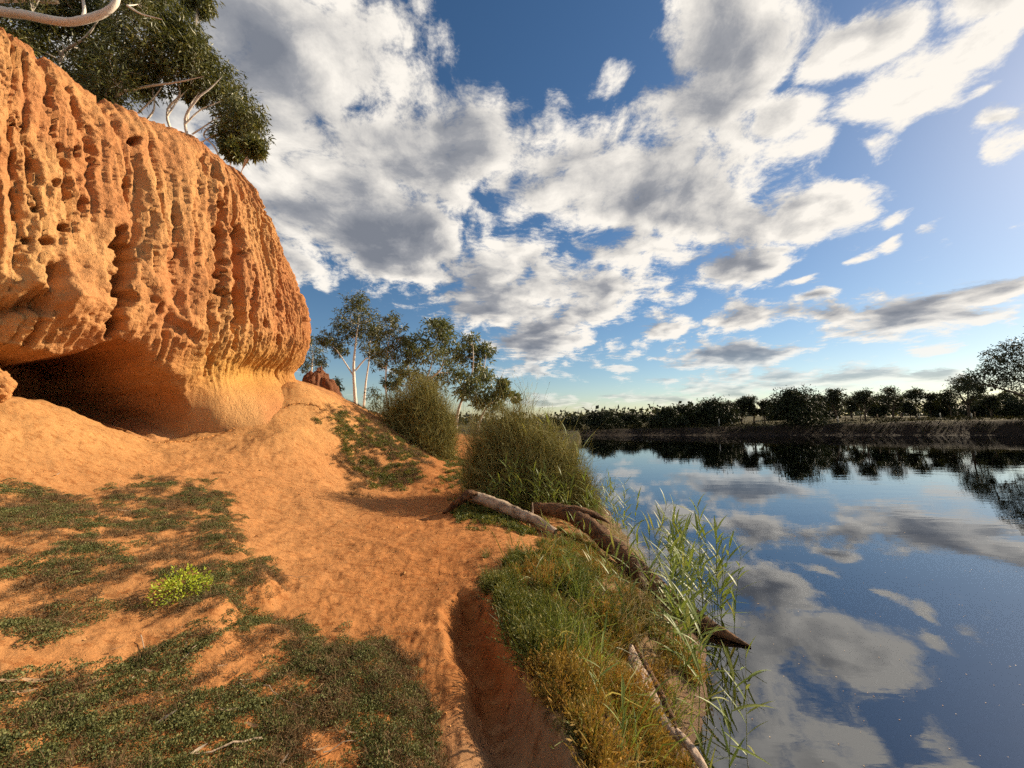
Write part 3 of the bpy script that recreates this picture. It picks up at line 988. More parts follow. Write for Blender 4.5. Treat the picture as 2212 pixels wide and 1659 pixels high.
def pxclumps(lst, D, jit, rg, scale=1.0):
    out = []
    for px, py, r in lst:
        d = D + rg.uniform(-jit, jit)
        out.append((at(px, py, d), r * scale / FPX * d))
    return out


def stem(lst, D, r0, r1):
    return ([at(px, py, D + (p[0] if p else 0)) for px, py, *p in lst], r0, r1)


# ------------------------------------------------------------------ trees on the near bank
rg = np.random.default_rng(3)
# the big gum leaning over the cliff top
D0 = 13.0
cl = pxclumps([(40, 70, 60), (110, 40, 60), (150, 120, 70), (215, 100, 70), (240, 165, 70), (190, 185, 55), (290, 130, 75), (330, 90, 70), (365, 40, 65), (330, 10, 60), (390, 75, 50),
               (350, 150, 62), (420, 140, 65), (300, 180, 36), (455, 175, 60), (490, 205, 55), (520, 245, 50), (540, 290, 38), (495, 295, 34), (505, 325, 24), (545, 318, 22), (240, 40, 50),
               (170, 20, 60), (60, 10, 60), (418, 200, 26), (430, 10, 30), (410, 110, 50), (280, -40, 80), (120, -50, 90), (400, -40, 60), (225, 200, 36)], D0, 1.5, rg)
tree('gum_tree', 'large dark green gum tree with pale limbs on top of the orange cliff', (-10.2, 13.2, 9.15),
     [([(-10.2, 13.2, 9.1), at(420, 330, 13.2), at(400, 262, 13.0), at(425, 215, 12.8), at(455, 190, 12.8), at(480, 165, 12.8)], .065, .006),
      ([(-10.3, 13.3, 9.2), at(380, 300, 13.3), at(362, 240, 13.3), at(388, 205, 13.2), at(385, 165, 13), at(400, 120, 13)], .06, .006),
      ([(-11.0, 13.0, 9.3), at(280, 290, 13), at(250, 215, 12.6), at(300, 190, 12.4), at(380, 178, 12.2), at(440, 165, 12)], .075, .006),
      ([(-11.4, 13.0, 9.3), at(250, 250, 13), at(262, 180, 12.9), at(265, 110, 12.9), at(280, 40, 13)], .06, .006),
      ([(-10.0, 13.4, 9.1), at(470, 330, 13.4), at(440, 290, 13.3), at(480, 260, 13.2), at(510, 255, 13)], .04, .006),
      ([(-11.2, 13.1, 9.3), at(310, 300, 13.2), at(333, 235, 13.3), at(330, 190, 13.2), at(345, 120, 13)], .045, .006),
      stem([(362, 250), (385, 215), (405, 192), (425, 165)], 13.2, .03, .005), stem([(398, 270), (432, 238), (462, 225), (495, 210)], 13, .032, .005), stem([(415, 290), (452, 266), (482, 245), (505, 225)], 13.2, .028, .005),
      stem([(430, 310), (468, 290), (502, 282), (530, 285)], 13.3, .025, .005), stem([(298, 245), (333, 210), (352, 180), (360, 140)], 13.1, .03, .005), stem([(405, 262), (412, 225), (432, 195), (440, 160)], 13.4, .025, .005),
      ([(-12.6, 12.6, 9.3), at(150, 250, 12.5), at(130, 130, 12.5), at(185, 80, 12.2), at(215, 40, 12)], .09, .01)],
     cl, M_GUMLEAF, M_PALEBARK, 5, (0.20, 0.046), 1700, .13, limb_parts=True, twigs=16)
# the pale limb reaching in at the top left belongs to a second tree
cl = pxclumps([(60, -20, 50), (300, 5, 35), (255, -25, 40), (20, 100, 40)], 10.2, .5, rg)
tree('gum_tree', 'gum tree with a thick smooth white limb reaching in at the top left corner', (-15.2, 9.0, 8.2),
     [([(-15.2, 9.0, 8.2), (-15.4, 9.4, 11.5), at(-90, 5, 10), at(0, 24, 9.9), at(60, 33, 9.8), at(130, 47, 9.7), at(180, 43, 9.7), at(232, 24, 9.7), at(254, -5, 9.7), at(250, -60, 9.7)], .15, .05),
      ([at(178, 45, 9.7), at(182, 22, 9.8), at(178, -12, 9.9)], .05, .03), ([at(-40, -5, 10), at(60, -2, 10.3), at(125, 4, 10.4)], .12, .05), ([at(275, 12, 10), at(305, 30, 10), at(350, 42, 10)], .03, .01)],
     cl, M_GUMLEAF, M_PALEBARK, 6, (0.15, 0.032), 700, .22, limb_parts=True)

cl = pxclumps([(775, 665, 34), (752, 688, 32), (800, 695, 32), (722, 735, 30), (703, 732, 20), (760, 722, 32), (798, 738, 28), (770, 650, 24), (745, 708, 26), (815, 715, 22), (782, 700, 30), (735, 755, 16), (812, 765, 20)], 23, 1.2, rg)
tree('gum_tree', 'tall slender gum with white forked trunk and round crown, nearest the cliff', at(770, 888, 23),
     [stem([(770, 895), (766, 840), (764, 790), (768, 745), (775, 690)], 23, .11, .02), stem([(766, 815), (740, 775), (722, 750), (705, 738)], 23, .045, .01), stem([(785, 890), (790, 830), (797, 780), (800, 735)], 23.4, .07, .015),
      stem([(768, 800), (790, 775), (815, 760)], 23, .05, .015)], cl, M_GUMLEAF, M_PALEBARK, 11, (0.21, 0.052), 520, .15)
cl = pxclumps([(843, 688, 20), (856, 706, 22), (835, 722, 22), (862, 730, 20), (828, 756, 24), (848, 775, 22), (822, 785, 18), (852, 748, 22)], 20, 1.0, rg)
tree('gum_tree', 'narrow young gum with one thin pale trunk beside the tall forked gum', at(838, 958, 20),
     [stem([(838, 965), (840, 900), (833, 830), (838, 760), (845, 695)], 20, .07, .01)], cl, M_GUMLEAF, M_PALEBARK, 12, (0.18, 0.05), 330, .16)
cl = pxclumps([(938, 712, 32), (910, 738, 28), (962, 732, 32), (892, 768, 24), (930, 768, 36), (972, 765, 30), (872, 800, 24), (902, 808, 32), (942, 818, 32), (850, 826, 22), (978, 806, 24), (955, 700, 20), (880, 740, 16), (920, 850, 26)], 21, 1.3, rg)
tree('gum_tree', 'broad leafy gum with a bent white trunk rising behind the twiggy bush', at(898, 925, 21),
     [stem([(898, 925), (903, 865), (918, 825), (930, 795), (940, 740)], 21, .09, .01), stem([(918, 825), (950, 800), (965, 760)], 21, .06, .02), stem([(905, 855), (885, 815), (880, 780)], 21.2, .06, .02)], cl, M_GUMLEAF2, M_PALEBARK, 13, (0.25, 0.07), 440, .16)
cl = pxclumps([(1015, 738, 25), (1046, 758, 22), (1000, 768, 24), (1036, 792, 28), (1010, 818, 26), (1050, 818, 26), (1022, 848, 28), (1064, 848, 22), (1090, 846, 17), (1114, 857, 11), (1085, 828, 13), (1042, 868, 20), (998, 846, 20), (1030, 760, 20), (1072, 870, 14)], 19, 1.1, rg)
tree('gum_tree', 'spreading gum with arching pale trunk leaning out towards the river', at(985, 925, 19),
     [stem([(985, 925), (992, 880), (1010, 835), (1022, 795), (1022, 745)], 19, .08, .008), stem([(1030, 935), (1045, 890), (1072, 862), (1108, 856)], 18.6, .06, .015), stem([(1010, 835), (1040, 810), (1050, 770)], 19, .05, .015)], cl, M_GUMLEAF2, M_PALEBARK, 14, (0.23, 0.065), 380, .16)
cl = pxclumps([(676, 762, 22), (694, 782, 17), (668, 735, 16), (660, 790, 16)], 24, .8, rg)
tree('gum_tree', 'small rounded gum half hidden behind the cliff edge', at(668, 850, 24), [stem([(668, 860), (672, 810), (676, 770)], 24, .08, .02)], cl, M_GUMLEAF, M_PALEBARK, 15, (0.16, 0.045), 500, .18)
cl = pxclumps([(724, 825, 12), (732, 838, 8), (716, 834, 8)], 19, .3, rg)
tree('sapling', 'tiny gum sapling on the slope right of the cliff foot', at(745, 882, 19), [stem([(745, 884), (742, 860), (730, 838)], 19, .03, .01)], cl, M_GUMLEAF2, M_PALEBARK, 16, (0.15, 0.05), 200, .2)
for i, (cl, D, lab) in enumerate([([(830, 870, 26), (812, 885, 20), (848, 890, 22), (805, 850, 16)], 19, 'loose green shrub at the foot of the narrow young gum'),
                                  ([(870, 850, 24), (855, 880, 22), (880, 875, 24)], 19.5, 'green shrub between the narrow gum and the twiggy bush'),
                                  ([(1085, 880, 14), (1060, 890, 16), (1100, 895, 10)], 18, 'low green shrub under the spreading gum by the water'),
                                  ([(728, 872, 10), (742, 880, 9), (715, 868, 8), (755, 888, 9)], 19, 'grey low shrub on the slope beneath the tall forked gum')]):
    c2 = pxclumps(cl, D, .5, rg)
    b0 = at(cl[0][0], cl[0][1], D)
    b0 = np.array([b0[0], b0[1], hz(b0[0], b0[1])])
    tree('shrub', lab, b0, [([b0, (b0 + c2[0][0]) / 2, c2[0][0]], .04, .01)], c2, M_GUMLEAF2, M_DARKBARK, 30 + i, (0.14, 0.035), 300, .22)['category'] = 'shrub'

# ------------------------------------------------------------------ far bank
def far_tree(px, top, half, D, dense, label, seed, group='trees along the far bank'):
    rg = np.random.default_rng(seed)
    D = D * 1.5
    x = at(px, 890, D)[0]
    zb = hz(x, D)
    tz = at(px, top, D)[2]
    b = np.array([x, D, zb - .05]); H = tz - zb
    hw = half / FPX * D * (1.12 if dense else 1.0)
    cl = []
    if dense:
        n = max(11, int(13 * hw / H * 2))
        for k in range(n):
            f = rg.random() ** .8
            a = rg.uniform(0, 6.28); q = rg.random() ** .5
            z = zb + H * (.10 + .70 * f)
            w = hw * (1 - .55 * max(0, f - .35) / .65)
            cl.append((np.array([x + w * .9 * q * math.cos(a), D + w * .6 * q * math.sin(a), z]), min(.36 * hw + .12 * H, .42 * H)))
        for k in range(3):
            cl.append((np.array([x + rg.uniform(-.35, .35) * hw, D, zb + H * rg.uniform(.78, .9)]), .18 * H))
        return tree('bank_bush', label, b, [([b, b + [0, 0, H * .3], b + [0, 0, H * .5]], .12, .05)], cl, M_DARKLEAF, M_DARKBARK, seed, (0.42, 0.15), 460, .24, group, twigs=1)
    n = 9
    for k in range(n):
        f = rg.uniform(.45, .93)
        a = rg.uniform(0, 6.28); q = rg.random() ** .5
        w = hw * (1 - .5 * abs(f - .65) / .35)
        cl.append((np.array([x + w * .85 * q * math.cos(a), D + w * .6 * q * math.sin(a), zb + H * f]), .11 * H + .16 * hw))
    cl.append((np.array([x, D, zb + H * .9]), .1 * H + .1 * hw))
    lean = rg.uniform(-.12, .12) * H
    st = [([b, b + [lean * .4, 0, H * .3], b + [lean, 0, H * .6], b + [lean * .8, 0, H * .85]], .03 * H, .015)]
    st.append(([b + [lean * .3, 0, H * .28], b + [-.45 * hw, 0, H * .55], b + [-.6 * hw, 0, H * .7]], .02 * H, .01))
    st.append(([b + [lean * .3, 0, H * .3], b + [.4 * hw, 0, H * .5], b + [.6 * hw, 0, H * .7]], .02 * H, .01))
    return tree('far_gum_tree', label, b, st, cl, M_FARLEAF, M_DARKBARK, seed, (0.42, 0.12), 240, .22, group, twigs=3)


FAR = [
    (1205, 907, 24, 47, 1, 'low dark bush on the far bank, leftmost behind the river reeds'), (1234, 904, 15, 46, 1, 'small dark bush on the far bank left of the pale far gum'),
    (1258, 900, 15, 50, 0, 'small pale far gum with a gap of light beside it'), (1303, 893, 36, 44, 1, 'wide dark rounded bush, third mass from the left on the far bank'),
    (1360, 896, 20, 45, 1, 'dark bush adjoining the wide rounded bush on its right'), (1393, 897, 18, 50, 0, 'low thin gum between two dark bushes on the far bank'),
    (1440, 887, 30, 43, 1, 'dark bush at the edge of the far bank, front of a pair'), (1478, 880, 28, 45, 1, 'taller dark bush just right of the front pair bush'),
    (1546, 867, 42, 44, 1, 'big dark dome shaped bush with sparse gums on its right'), (1600, 862, 18, 47, 0, 'leftmost of three airy gums between the two biggest bushes'),
    (1627, 856, 19, 47, 0, 'middle and tallest of three airy gums between the two biggest bushes'), (1652, 865, 15, 46, 0, 'rightmost of three airy gums between the two biggest bushes'),
    (1718, 844, 46, 43, 1, 'largest black pointed bush in the middle of the far bank'), (1771, 850, 17, 52, 0, 'umbrella topped thin gum just right of the largest black bush'),
    (1808, 841, 25, 47, 0, 'open gum with leaning trunk right of the umbrella gum'), (1868, 843, 34, 45, 0, 'full rounded gum with short dark trunk on the far paddock'),
    (1928, 838, 32, 52, 0, 'wide flat topped gum behind a small sapling'), (1965, 868, 14, 45, 0, 'small sparse sapling in front of the wide flat topped gum'),
    (1978, 840, 24, 56, 0, 'distant gum with two crowns beside the flat topped gum'), (2010, 852, 22, 56, 0, 'low bushy gum far behind the stakes'),
    (2054, 841, 24, 54, 0, 'gum with arched crown left of the dark shed'), (2092, 812, 32, 50, 0, 'tall open gum standing over the dark shed'),
    (2141, 855, 18, 46, 0, 'small tree under the giant gum at the right edge'), (2180, 850, 26, 58, 0, 'gum behind the trunk of the giant gum at the right edge'),
    (2235, 840, 30, 60, 0, 'gum just outside the right edge beyond the giant gum'), (1840, 862, 14, 58, 0, 'little distant gum between open and rounded gums'),
    (1745, 872, 16, 56, 0, 'low distant gum peeping out right of the black bush'),
    (1333, 895, 26, 56, 0, 'hazy back row gum behind the wide rounded bush'), (1500, 878, 24, 57, 0, 'back row gum showing between the taller bush and the dome bush'),
    (1580, 870, 24, 55, 1, 'dark back row bush behind the left airy gum'), (1690, 866, 24, 56, 1, 'dark back row bush on the left shoulder of the largest bush'),
    (1788, 868, 24, 56, 1, 'dark low back row bush under the umbrella gum'), (1838, 858, 26, 60, 0, 'tall back row gum left of the rounded gum'),
    (1898, 856, 26, 58, 1, 'wide dark back row bush right of the rounded gum'), (1948, 858, 24, 60, 0, 'back row gum behind the small sapling'),
    (2032, 860, 28, 58, 1, 'dark back row bush left of the arched gum'), (2122, 852, 30, 60, 1, 'dark back row bush behind the shed end'), (2195, 866, 40, 56, 1, 'broad dark bush at the right edge under the giant gum'),
]
for i, (px, top, half, D, dn, lab) in enumerate(FAR):
    far_tree(px, top, half, D, dn, lab, 100 + i)
# the giant at the right edge
D0 = 60
cl = pxclumps([(2085, 828, 20), (2105, 815, 22), (2130, 805, 24), (2160, 790, 24), (2150, 770, 20), (2175, 755, 24), (2205, 750, 26), (2195, 785, 26), (2220, 800, 28), (2180, 815, 24), (2240, 770, 40), (2270, 800, 40), (2260, 740, 36),
               (2150, 825, 18), (2200, 838, 24), (2115, 835, 14), (2310, 770, 40), (2300, 820, 30)], D0, 2.5, rg)
b0 = at(2262, 900, D0)
tree('far_gum_tree', 'giant spreading gum at the right edge with one long low bare limb', (b0[0], b0[1], hz(b0[0], b0[1])),
     [([(b0[0], b0[1], hz(b0[0], b0[1]) - .1), at(2258, 870, D0), at(2250, 830, D0), at(2250, 770, D0)], .38, .08), stem([(2256, 868), (2215, 856), (2170, 842), (2130, 832), (2090, 828)], D0, .2, .04),
      stem([(2250, 840), (2215, 800), (2180, 770)], D0, .16, .03), stem([(2254, 850), (2190, 815), (2150, 790)], D0, .13, .03)], cl, M_FARLEAF, M_DARKBARK, 90, (0.45, 0.13), 420, .2, 'trees along the far bank')


def far_extras():
    m, T, b = new_mat('weathered_stake', .9, .1); b.inputs['Base Color'].default_value = (0.16, 0.12, 0.08, 1)
    m2, T, b2 = new_mat('pale_guard', .8, .1); b2.inputs['Base Color'].default_value = (0.42, 0.40, 0.34, 1)
    m3, T, b3 = new_mat('dark_tin', .6, .3)
    tx = T.n('ShaderNodeTexCoord').outputs['Object']
    link(T, T.mix(T.noise(tx, 2.0, 4, .6), (0.05, 0.05, 0.055), (0.09, 0.09, 0.095)), b3.inputs['Base Color'])
    stakes = [(1707, 43.2, .95, 0), (1778, 44, .7, 1), (1809, 44.5, .8, 1), (1858, 44.5, .8, 0), (1894, 46, .9, 0), (1913, 44, .8, 0), (1790, 46, .7, 0), (1825, 46, .7, 0), (2098, 44, .8, 1), (2140, 47, .9, 0), (2068, 52, .9, 0), (2095, 53, 1.0, 0), (2105, 53, 1.0, 0), (1552, 42.6, .9, 1), (1580, 42.8, .5, 1), (1945, 50, .8, 0), (2030, 50, .8, 1), (1985, 48, .9, 1)]
    words = ['beside the largest black bush', 'below the umbrella topped gum', 'under the open leaning gum', 'under the full rounded gum', 'right of the full rounded gum', 'dark thick, below the flat topped gum', 'behind the first pale stake',
             'between the leaning gum and the rounded gum', 'pale, on the grass below the shed', 'under the small tree near the right edge', 'at the left end of the shed', 'in front of the shed, left of a pair', 'in front of the shed, right of a pair',
             'tall pale, at the foot of the dome shaped bush', 'short pale, below the three airy gums', 'behind the small sapling', 'in the far grass left of the shed', 'near the low bushy gum']
    for (px, D, h, pale), w in zip(stakes, words):
        D *= 1.5; h *= 1.35
        x = at(px, 890, D)[0]; z = hz(x, D)
        mb = MB()
        mb.tube([(0, 0, -.1), (.01, 0, h * .5), (.0, .01, h), (.0, .01, h + .01)], [.10, .095, .09, .01], 5)
        o = mb.build('tree_stake', m2 if pale else m)
        o.location = (x, D, z)
        tag(o, 'tree stake on the far bank ' + w if not w.startswith(('dark', 'tall', 'short', 'pale')) else w.split(',')[0] + ' tree stake on the far bank' + w[len(w.split(',')[0]):], 'stake', 'stakes and guards on the far paddock')
    # the shed
    D = 95; c = at(2081, 878, D); z = hz(c[0], D)
    root = empty('shed', (c[0], D, z), 'long low dark shed among the gums at far right', 'shed')
    w, dp, h = 5.5, 3.0, 1.9
    V = np.array([(-w, -dp, 0), (w, -dp, 0), (w, dp, 0), (-w, dp, 0), (-w, -dp, h), (w, -dp, h), (w, dp, h), (-w, dp, h)], float)
    mesh_obj('wall', V, [(0, 1, 5, 4), (1, 2, 6, 5), (2, 3, 7, 6), (3, 0, 4, 7)], m3, root, smooth=False)
    V = np.array([(-w - .3, -dp - .3, h - .02), (w + .3, -dp - .3, h - .02), (w + .3, 0, h + .9), (-w - .3, 0, h + .9), (w + .3, dp + .3, h - .02), (-w - .3, dp + .3, h - .02)], float)
    mesh_obj('roof', V, [(0, 1, 2, 3), (3, 2, 4, 5)], m3, root, smooth=False)
    # the wooded skyline far off
    r2 = np.random.default_rng(77); mb = MB()
    n = 9000
    y = r2.uniform(120, 200, n); x = r2.uniform(-.9, 1.45, n) * y
    hh = (1.5 + np.interp(x / y, [0, .5, 1.2], [2.5, 4.0, 7.0]) * np.clip(.5 + fbm(x * .06, y * .05, 0 * x, 3), 0, 1.3)) * r2.random(n)
    zz = height(x, y, False) + hh
    mb.leaves(np.stack([x, y, zz], 1), r2.normal(size=(n, 3)), r2.uniform(1.0, 2.4, n), r2.uniform(.7, 1.4, n), r2)
    tag(mb.build('distant_wood', M_FARLEAF, smooth=False), 'low grey green line of distant trees on the horizon', 'trees', kind='stuff')


far_extras()


def far_scrub():
    # rank grass and low bushes along the other bank
    r2 = np.random.default_rng(78); mb = MB()
    n = 15000
    x = r2.uniform(4, 100, n)
    e = np.abs(r2.normal(size=n)) * 5 + .6
    y = far_y(x) + e
    k = fbm(x * .25, y * .25, 0 * x + 2, 3) > np.where(e < 3, -.25, .02)
    x, y, e = x[k], y[k], e[k]; n = len(x)
    tall = 1 + 2.0 * np.clip(fbm(x * .16, y * .2, 0 * x + 6, 2), 0, 1)
    z = height(x, y, False) + r2.random(n) * .45 * tall - .1
    d = r2.normal(size=(n, 3)) * .6 + np.array([0, 0, .8])
    mb.leaves(np.stack([x, y, z], 1), d, r2.uniform(.2, .55, n), r2.uniform(.05, .14, n), r2, np.clip(r2.random(n) * .7 + .3 * (e > 4), 0, 1))
    tag(mb.build('far_bank_scrub', M_FARSCRUB, smooth=False), 'dark rank grass and low scrub fringing the far bank', 'scrub', kind='stuff')


M_FARSCRUB = foliage_mat('far_scrub', (0.010, 0.010, 0.005), (0.025, 0.024, 0.009), (0.12, 0.10, 0.03), .8, .1, .1)
far_scrub()

# ------------------------------------------------------------------ rocks at the cliff
def rock(name, label, verts_fn, kind=None):
    pass


def boulder(name, label, c, r, seed, squash=(1, 1, 1), n=90, tint=(0.42, 0.20, 0.075)):
    th = np.linspace(0, 2 * np.pi, n, endpoint=False); ph = np.linspace(.02, np.pi - .02, n // 2)
    TH, PH = np.meshgrid(th, ph, indexing='ij')
    d = np.stack([np.sin(PH) * np.cos(TH), np.sin(PH) * np.sin(TH), np.cos(PH)], -1)
    k = 1 + .22 * fbm(d[..., 0] * 1.3 + seed, d[..., 1] * 1.3, d[..., 2] * 1.3, 3) + .09 * fbm(d[..., 0] * 5 + seed, d[..., 1] * 5, d[..., 2] * 4, 3, .6) + .035 * fbm(d[..., 0] * 18, d[..., 1] * 18, d[..., 2] * 12 + seed, 2)
    V = d * (np.asarray(r) * np.asarray(squash)) * k[..., None]
    q = V.reshape(-1, 3)
    nn = fbm(q[:, 0] * 2, q[:, 1] * 2, q[:, 2] * 2 + seed, 3)[:, None]
    col = np.array(tint) * (1 + .3 * nn)
    o = mesh_obj(name, q, grid_faces(n, n // 2, True), M_CLIFF, colattr={'tint': np.clip(col, .01, 1)})
    o.location = tuple(c)
    tag(o, label, 'rock')
    return o


p = at(4, 820, 5.3)
boulder('boulder', 'rounded orange clay boulder at the left edge by the cave mouth', (p[0] - .14, p[1], p[2] - .08), .22, 3, (1, .9, 1))
p = at(690, 828, 15.5)
boulder('rock_outcrop', 'red brown clay outcrop behind the cliff foot, shade painted into its dark colour', (p[0], p[1], p[2] - .95), 1.0, 9, (.8, .9, 1.35), tint=(.17, .07, .035))  # tint darkened so the outcrop looks shaded

# ------------------------------------------------------------------ fallen timber
M_GREYWOOD = bark_mat('weathered_grey_wood', (0.42, 0.32, 0.23), (0.12, 0.08, 0.055), .85, 5.0, (.36, .6), (1, 1, 1), .02)
M_BROWNWOOD = bark_mat('brown_dead_wood', (0.17, 0.09, 0.045), (0.045, 0.025, 0.015), .9, 7.0, (.35, .62), (1, 1, 1), .03)
M_PALEWOOD = bark_mat('pale_driftwood', (0.50, 0.38, 0.29), (0.15, 0.09, 0.06), .85, 7.0, (.38, .6), (1, 1, 1), .015)


def timber(name, label, parts):
    """parts: (part name, points, radii, material, flat)"""
    b0 = np.asarray(parts[0][1][0], float)
    root = empty(name, tuple(b0), label, 'log')
    for i, (pn, pts, rad, mat, flat) in enumerate(parts):
        P = catmull(np.asarray(pts, float), 14 * len(pts))
        R = np.interp(np.linspace(0, 1, len(P)), np.linspace(0, 1, len(rad)), rad)
        mb = MB(); mb.tube(P, R, 22, .5, .13, 3.3 * i + len(name), flat)
        mb.build(pn, mat, root, origin=b0)
    return root


timber('fallen_log', 'weathered grey fallen log with a dark broken stub beside the path',
       [('trunk', [at(1012, 1072, 7.25), at(1030, 1075, 7.15), at(1075, 1090, 6.95), at(1125, 1112, 6.7), at(1165, 1128, 6.45), at(1200, 1150, 6.2)], [.085, .10, .10, .095, .08, .05], M_GREYWOOD, 1),
        ('broken_stub', [at(1032, 1066, 7.05), at(1016, 1067, 7.05), at(996, 1080, 7.05), at(976, 1096, 7.1), at(952, 1112, 7.15)], [.03, .11, .095, .065, .012], M_BROWNWOOD, .7),
        ('twig', [at(1150, 1085, 6.7), at(1150, 1110, 6.6), at(1143, 1128, 6.55)], [.008, .016, .02], M_GREYWOOD, 1)])
timber('dead_tree', 'long dark brown dead tree lying from the bank down into the river',
       [('trunk', [at(1155, 1097, 7.2), at(1205, 1103, 6.9), at(1250, 1120, 6.55), at(1300, 1158, 6.05), at(1345, 1198, 5.6), at(1380, 1236, 5.3), at(1440, 1288, 4.95), at(1510, 1340, 4.62), at(1560, 1366, 4.4), at(1622, 1397, 4.19)], [.09, .12, .13, .13, .13, .125, .11, .09, .05, .008], M_BROWNWOOD, 1),
        ('splintered_branch', [at(1215, 1100, 6.85), at(1255, 1103, 6.65), at(1290, 1115, 6.5), at(1318, 1131, 6.4)], [.12, .11, .08, .008], M_BROWNWOOD, .6),
        ('splinter', [at(1262, 1120, 6.5), at(1292, 1130, 6.4), at(1314, 1142, 6.35)], [.05, .04, .006], M_BROWNWOOD, .5),
        ('splinter', [at(1376, 1208, 5.2), at(1382, 1232, 5.14), at(1394, 1264, 5.06)], [.008, .04, .06], M_PALEWOOD, .5)])
timber('driftwood', 'pale split driftwood trunk half buried in scrub at the bottom right',
       [('trunk', [at(1362, 1392, 3.35), at(1372, 1425, 3.2), at(1392, 1475, 3.0), at(1418, 1530, 2.82), at(1450, 1575, 2.7), at(1485, 1618, 2.6)], [.015, .06, .095, .085, .045, .012], M_PALEWOOD, .6),
        ('split_shard', [at(1372, 1396, 3.33), at(1395, 1440, 3.12), at(1420, 1490, 2.93), at(1448, 1545, 2.75), at(1462, 1580, 2.68)], [.01, .026, .03, .024, .008], M_BROWNWOOD, 1),
        ('root_end', [at(1462, 1575, 2.68), at(1485, 1605, 2.6), at(1512, 1645, 2.52), at(1535, 1690, 2.44)], [.012, .028, .03, .02], M_PALEWOOD, .8)])

# ------------------------------------------------------------------ twiggy bushes
M_TWIG = foliage_mat('lignum_stems', (0.10, 0.09, 0.03), (0.22, 0.20, 0.065), (0.40, 0.36, 0.14), .7, .12, .15)
M_REED = foliage_mat('reed_green', (0.10, 0.15, 0.030), (0.19, 0.24, 0.055), (0.36, 0.33, 0.11), .45, .30, .35, inst=True)
M_STRAW = foliage_mat('dry_reed', (0.24, 0.17, 0.085), (0.42, 0.33, 0.18), (0.55, 0.46, 0.29), .7, .2, .2)


def ribbons(mb, P, w, rg, c):
    """P: n strands x k points; thin two-sided ribbons of width w"""
    n, k, _ = P.shape
    d = P[:, -1] - P[:, 0]
    s = np.cross(d, rg.normal(size=(n, 3))); s /= np.linalg.norm(s, axis=1, keepdims=True) + 1e-9
    taper = np.linspace(1, .35, k)[None, :, None]
    ww = np.asarray(w).reshape(-1, 1, 1) * taper * .5
    V = np.stack([P - s[:, None] * ww, P + s[:, None] * ww], 2)            # n,k,2,3
    idx = np.arange(n * k * 2).reshape(n, k, 2)
    F = np.stack([idx[:, :-1, 0], idx[:, 1:, 0], idx[:, 1:, 1], idx[:, :-1, 1]], -1).reshape(-1, 4)
    mb.add(V.reshape(-1, 3), F, np.repeat(c, k * 2))


def strands(n, base, top, rg, k=7, bow=.25, wig=.05):
    """n wiggly strands from base to top points"""
    t = np.linspace(0, 1, k)[None, :, None]
    P = base[:, None] * (1 - t) + top[:, None] * t
    out = (top - base); out[:, 2] = 0
    L = np.linalg.norm(top - base, axis=1)[:, None, None]
    P = P + (t * (1 - t)) * 4 * bow * (np.array([0, 0, 1.0])[None, None] * np.linalg.norm(out, axis=1)[:, None, None] * .6 + rg.normal(size=(n, 1, 3)) * L * .10)
    P = P + np.cumsum(rg.normal(size=(n, k, 3)), 1) * wig * L / k * t
    return P


def lignum(name, label, heaps, z0, seed, w=.007):
    """heaps: rounded masses of stems (x, y, rx, ry, top, count) that grow together into one bush"""
    rg = np.random.default_rng(seed)
    o3 = np.array([heaps[0][0], heaps[0][1], z0])
    root = empty(name, tuple(o3), label, 'bush')
    mc, mf = MB(), MB()
    for hx, hy, rx, ry, z1, n in heaps:
        c = np.array([hx, hy])

        def shape(u, v, f):
            a = u * 2 * np.pi
            lump = 1 + .42 * perlin(np.cos(a) * 1.9 + seed + hx, np.sin(a) * 1.6, v * 3) + .2 * perlin(np.cos(a) * 5 + seed, np.sin(a) * 5 + hy, v * 7)
            el = v * np.pi / 2
            return np.stack([c[0] + rx * np.cos(a) * np.cos(el) ** .7 * f * lump, c[1] + ry * np.sin(a) * np.cos(el) ** .7 * f * lump, z0 + (z1 - z0) * np.sin(el) * f * lump], 1)
        u = rg.random(n); v = rg.random(n) ** .8
        top = shape(u, v, rg.uniform(.6, 1.0, n) + (rg.random(n) > .84) * rg.uniform(0, .36, n))
        a = rg.random(n) * 6.28; q = rg.random(n) ** .5 * .75
        base = np.stack([c[0] + rx * q * np.cos(a), c[1] + ry * q * np.sin(a), np.full(n, z0)], 1)
        base[:, :2] = base[:, :2] * .55 + top[:, :2] * .45
        base[:, 2] = np.minimum(np.maximum(height(base[:, 0], base[:, 1], False), WATER_Z) - .03, top[:, 2] - .1)
        P = strands(n, base, top, rg, 8, .3, .5)
        ribbons(mc, P, rg.uniform(.8, 1.6, n) * w, rg, np.clip(rg.normal(.35, .25, n), 0, 1))
        n2 = int(n * 2.4)
        u = rg.random(n2); v = rg.random(n2) ** .8
        b = shape(u, v, rg.uniform(.5, 1.0, n2))
        d = rg.normal(size=(n2, 3)) * .5 + np.array([0, 0, .55]) + .8 * (b - np.array([c[0], c[1], z0 + .3 * (z1 - z0)])) / max(rx, z1 - z0)
        d /= np.linalg.norm(d, axis=1, keepdims=True)
        t = b + d * (rg.uniform(.10, .30, n2) * (z1 - z0))[:, None]
        P = strands(n2, b, t, rg, 5, .2, .7)
        ribbons(mf, P, rg.uniform(.6, 1.2, n2) * w, rg, np.clip(rg.normal(.55, .28, n2), 0, 1))
    mc.build('canes', M_TWIG, root, smooth=False, origin=o3)
    mf.build('branchlets', M_TWIG, root, smooth=False, origin=o3)
    return root


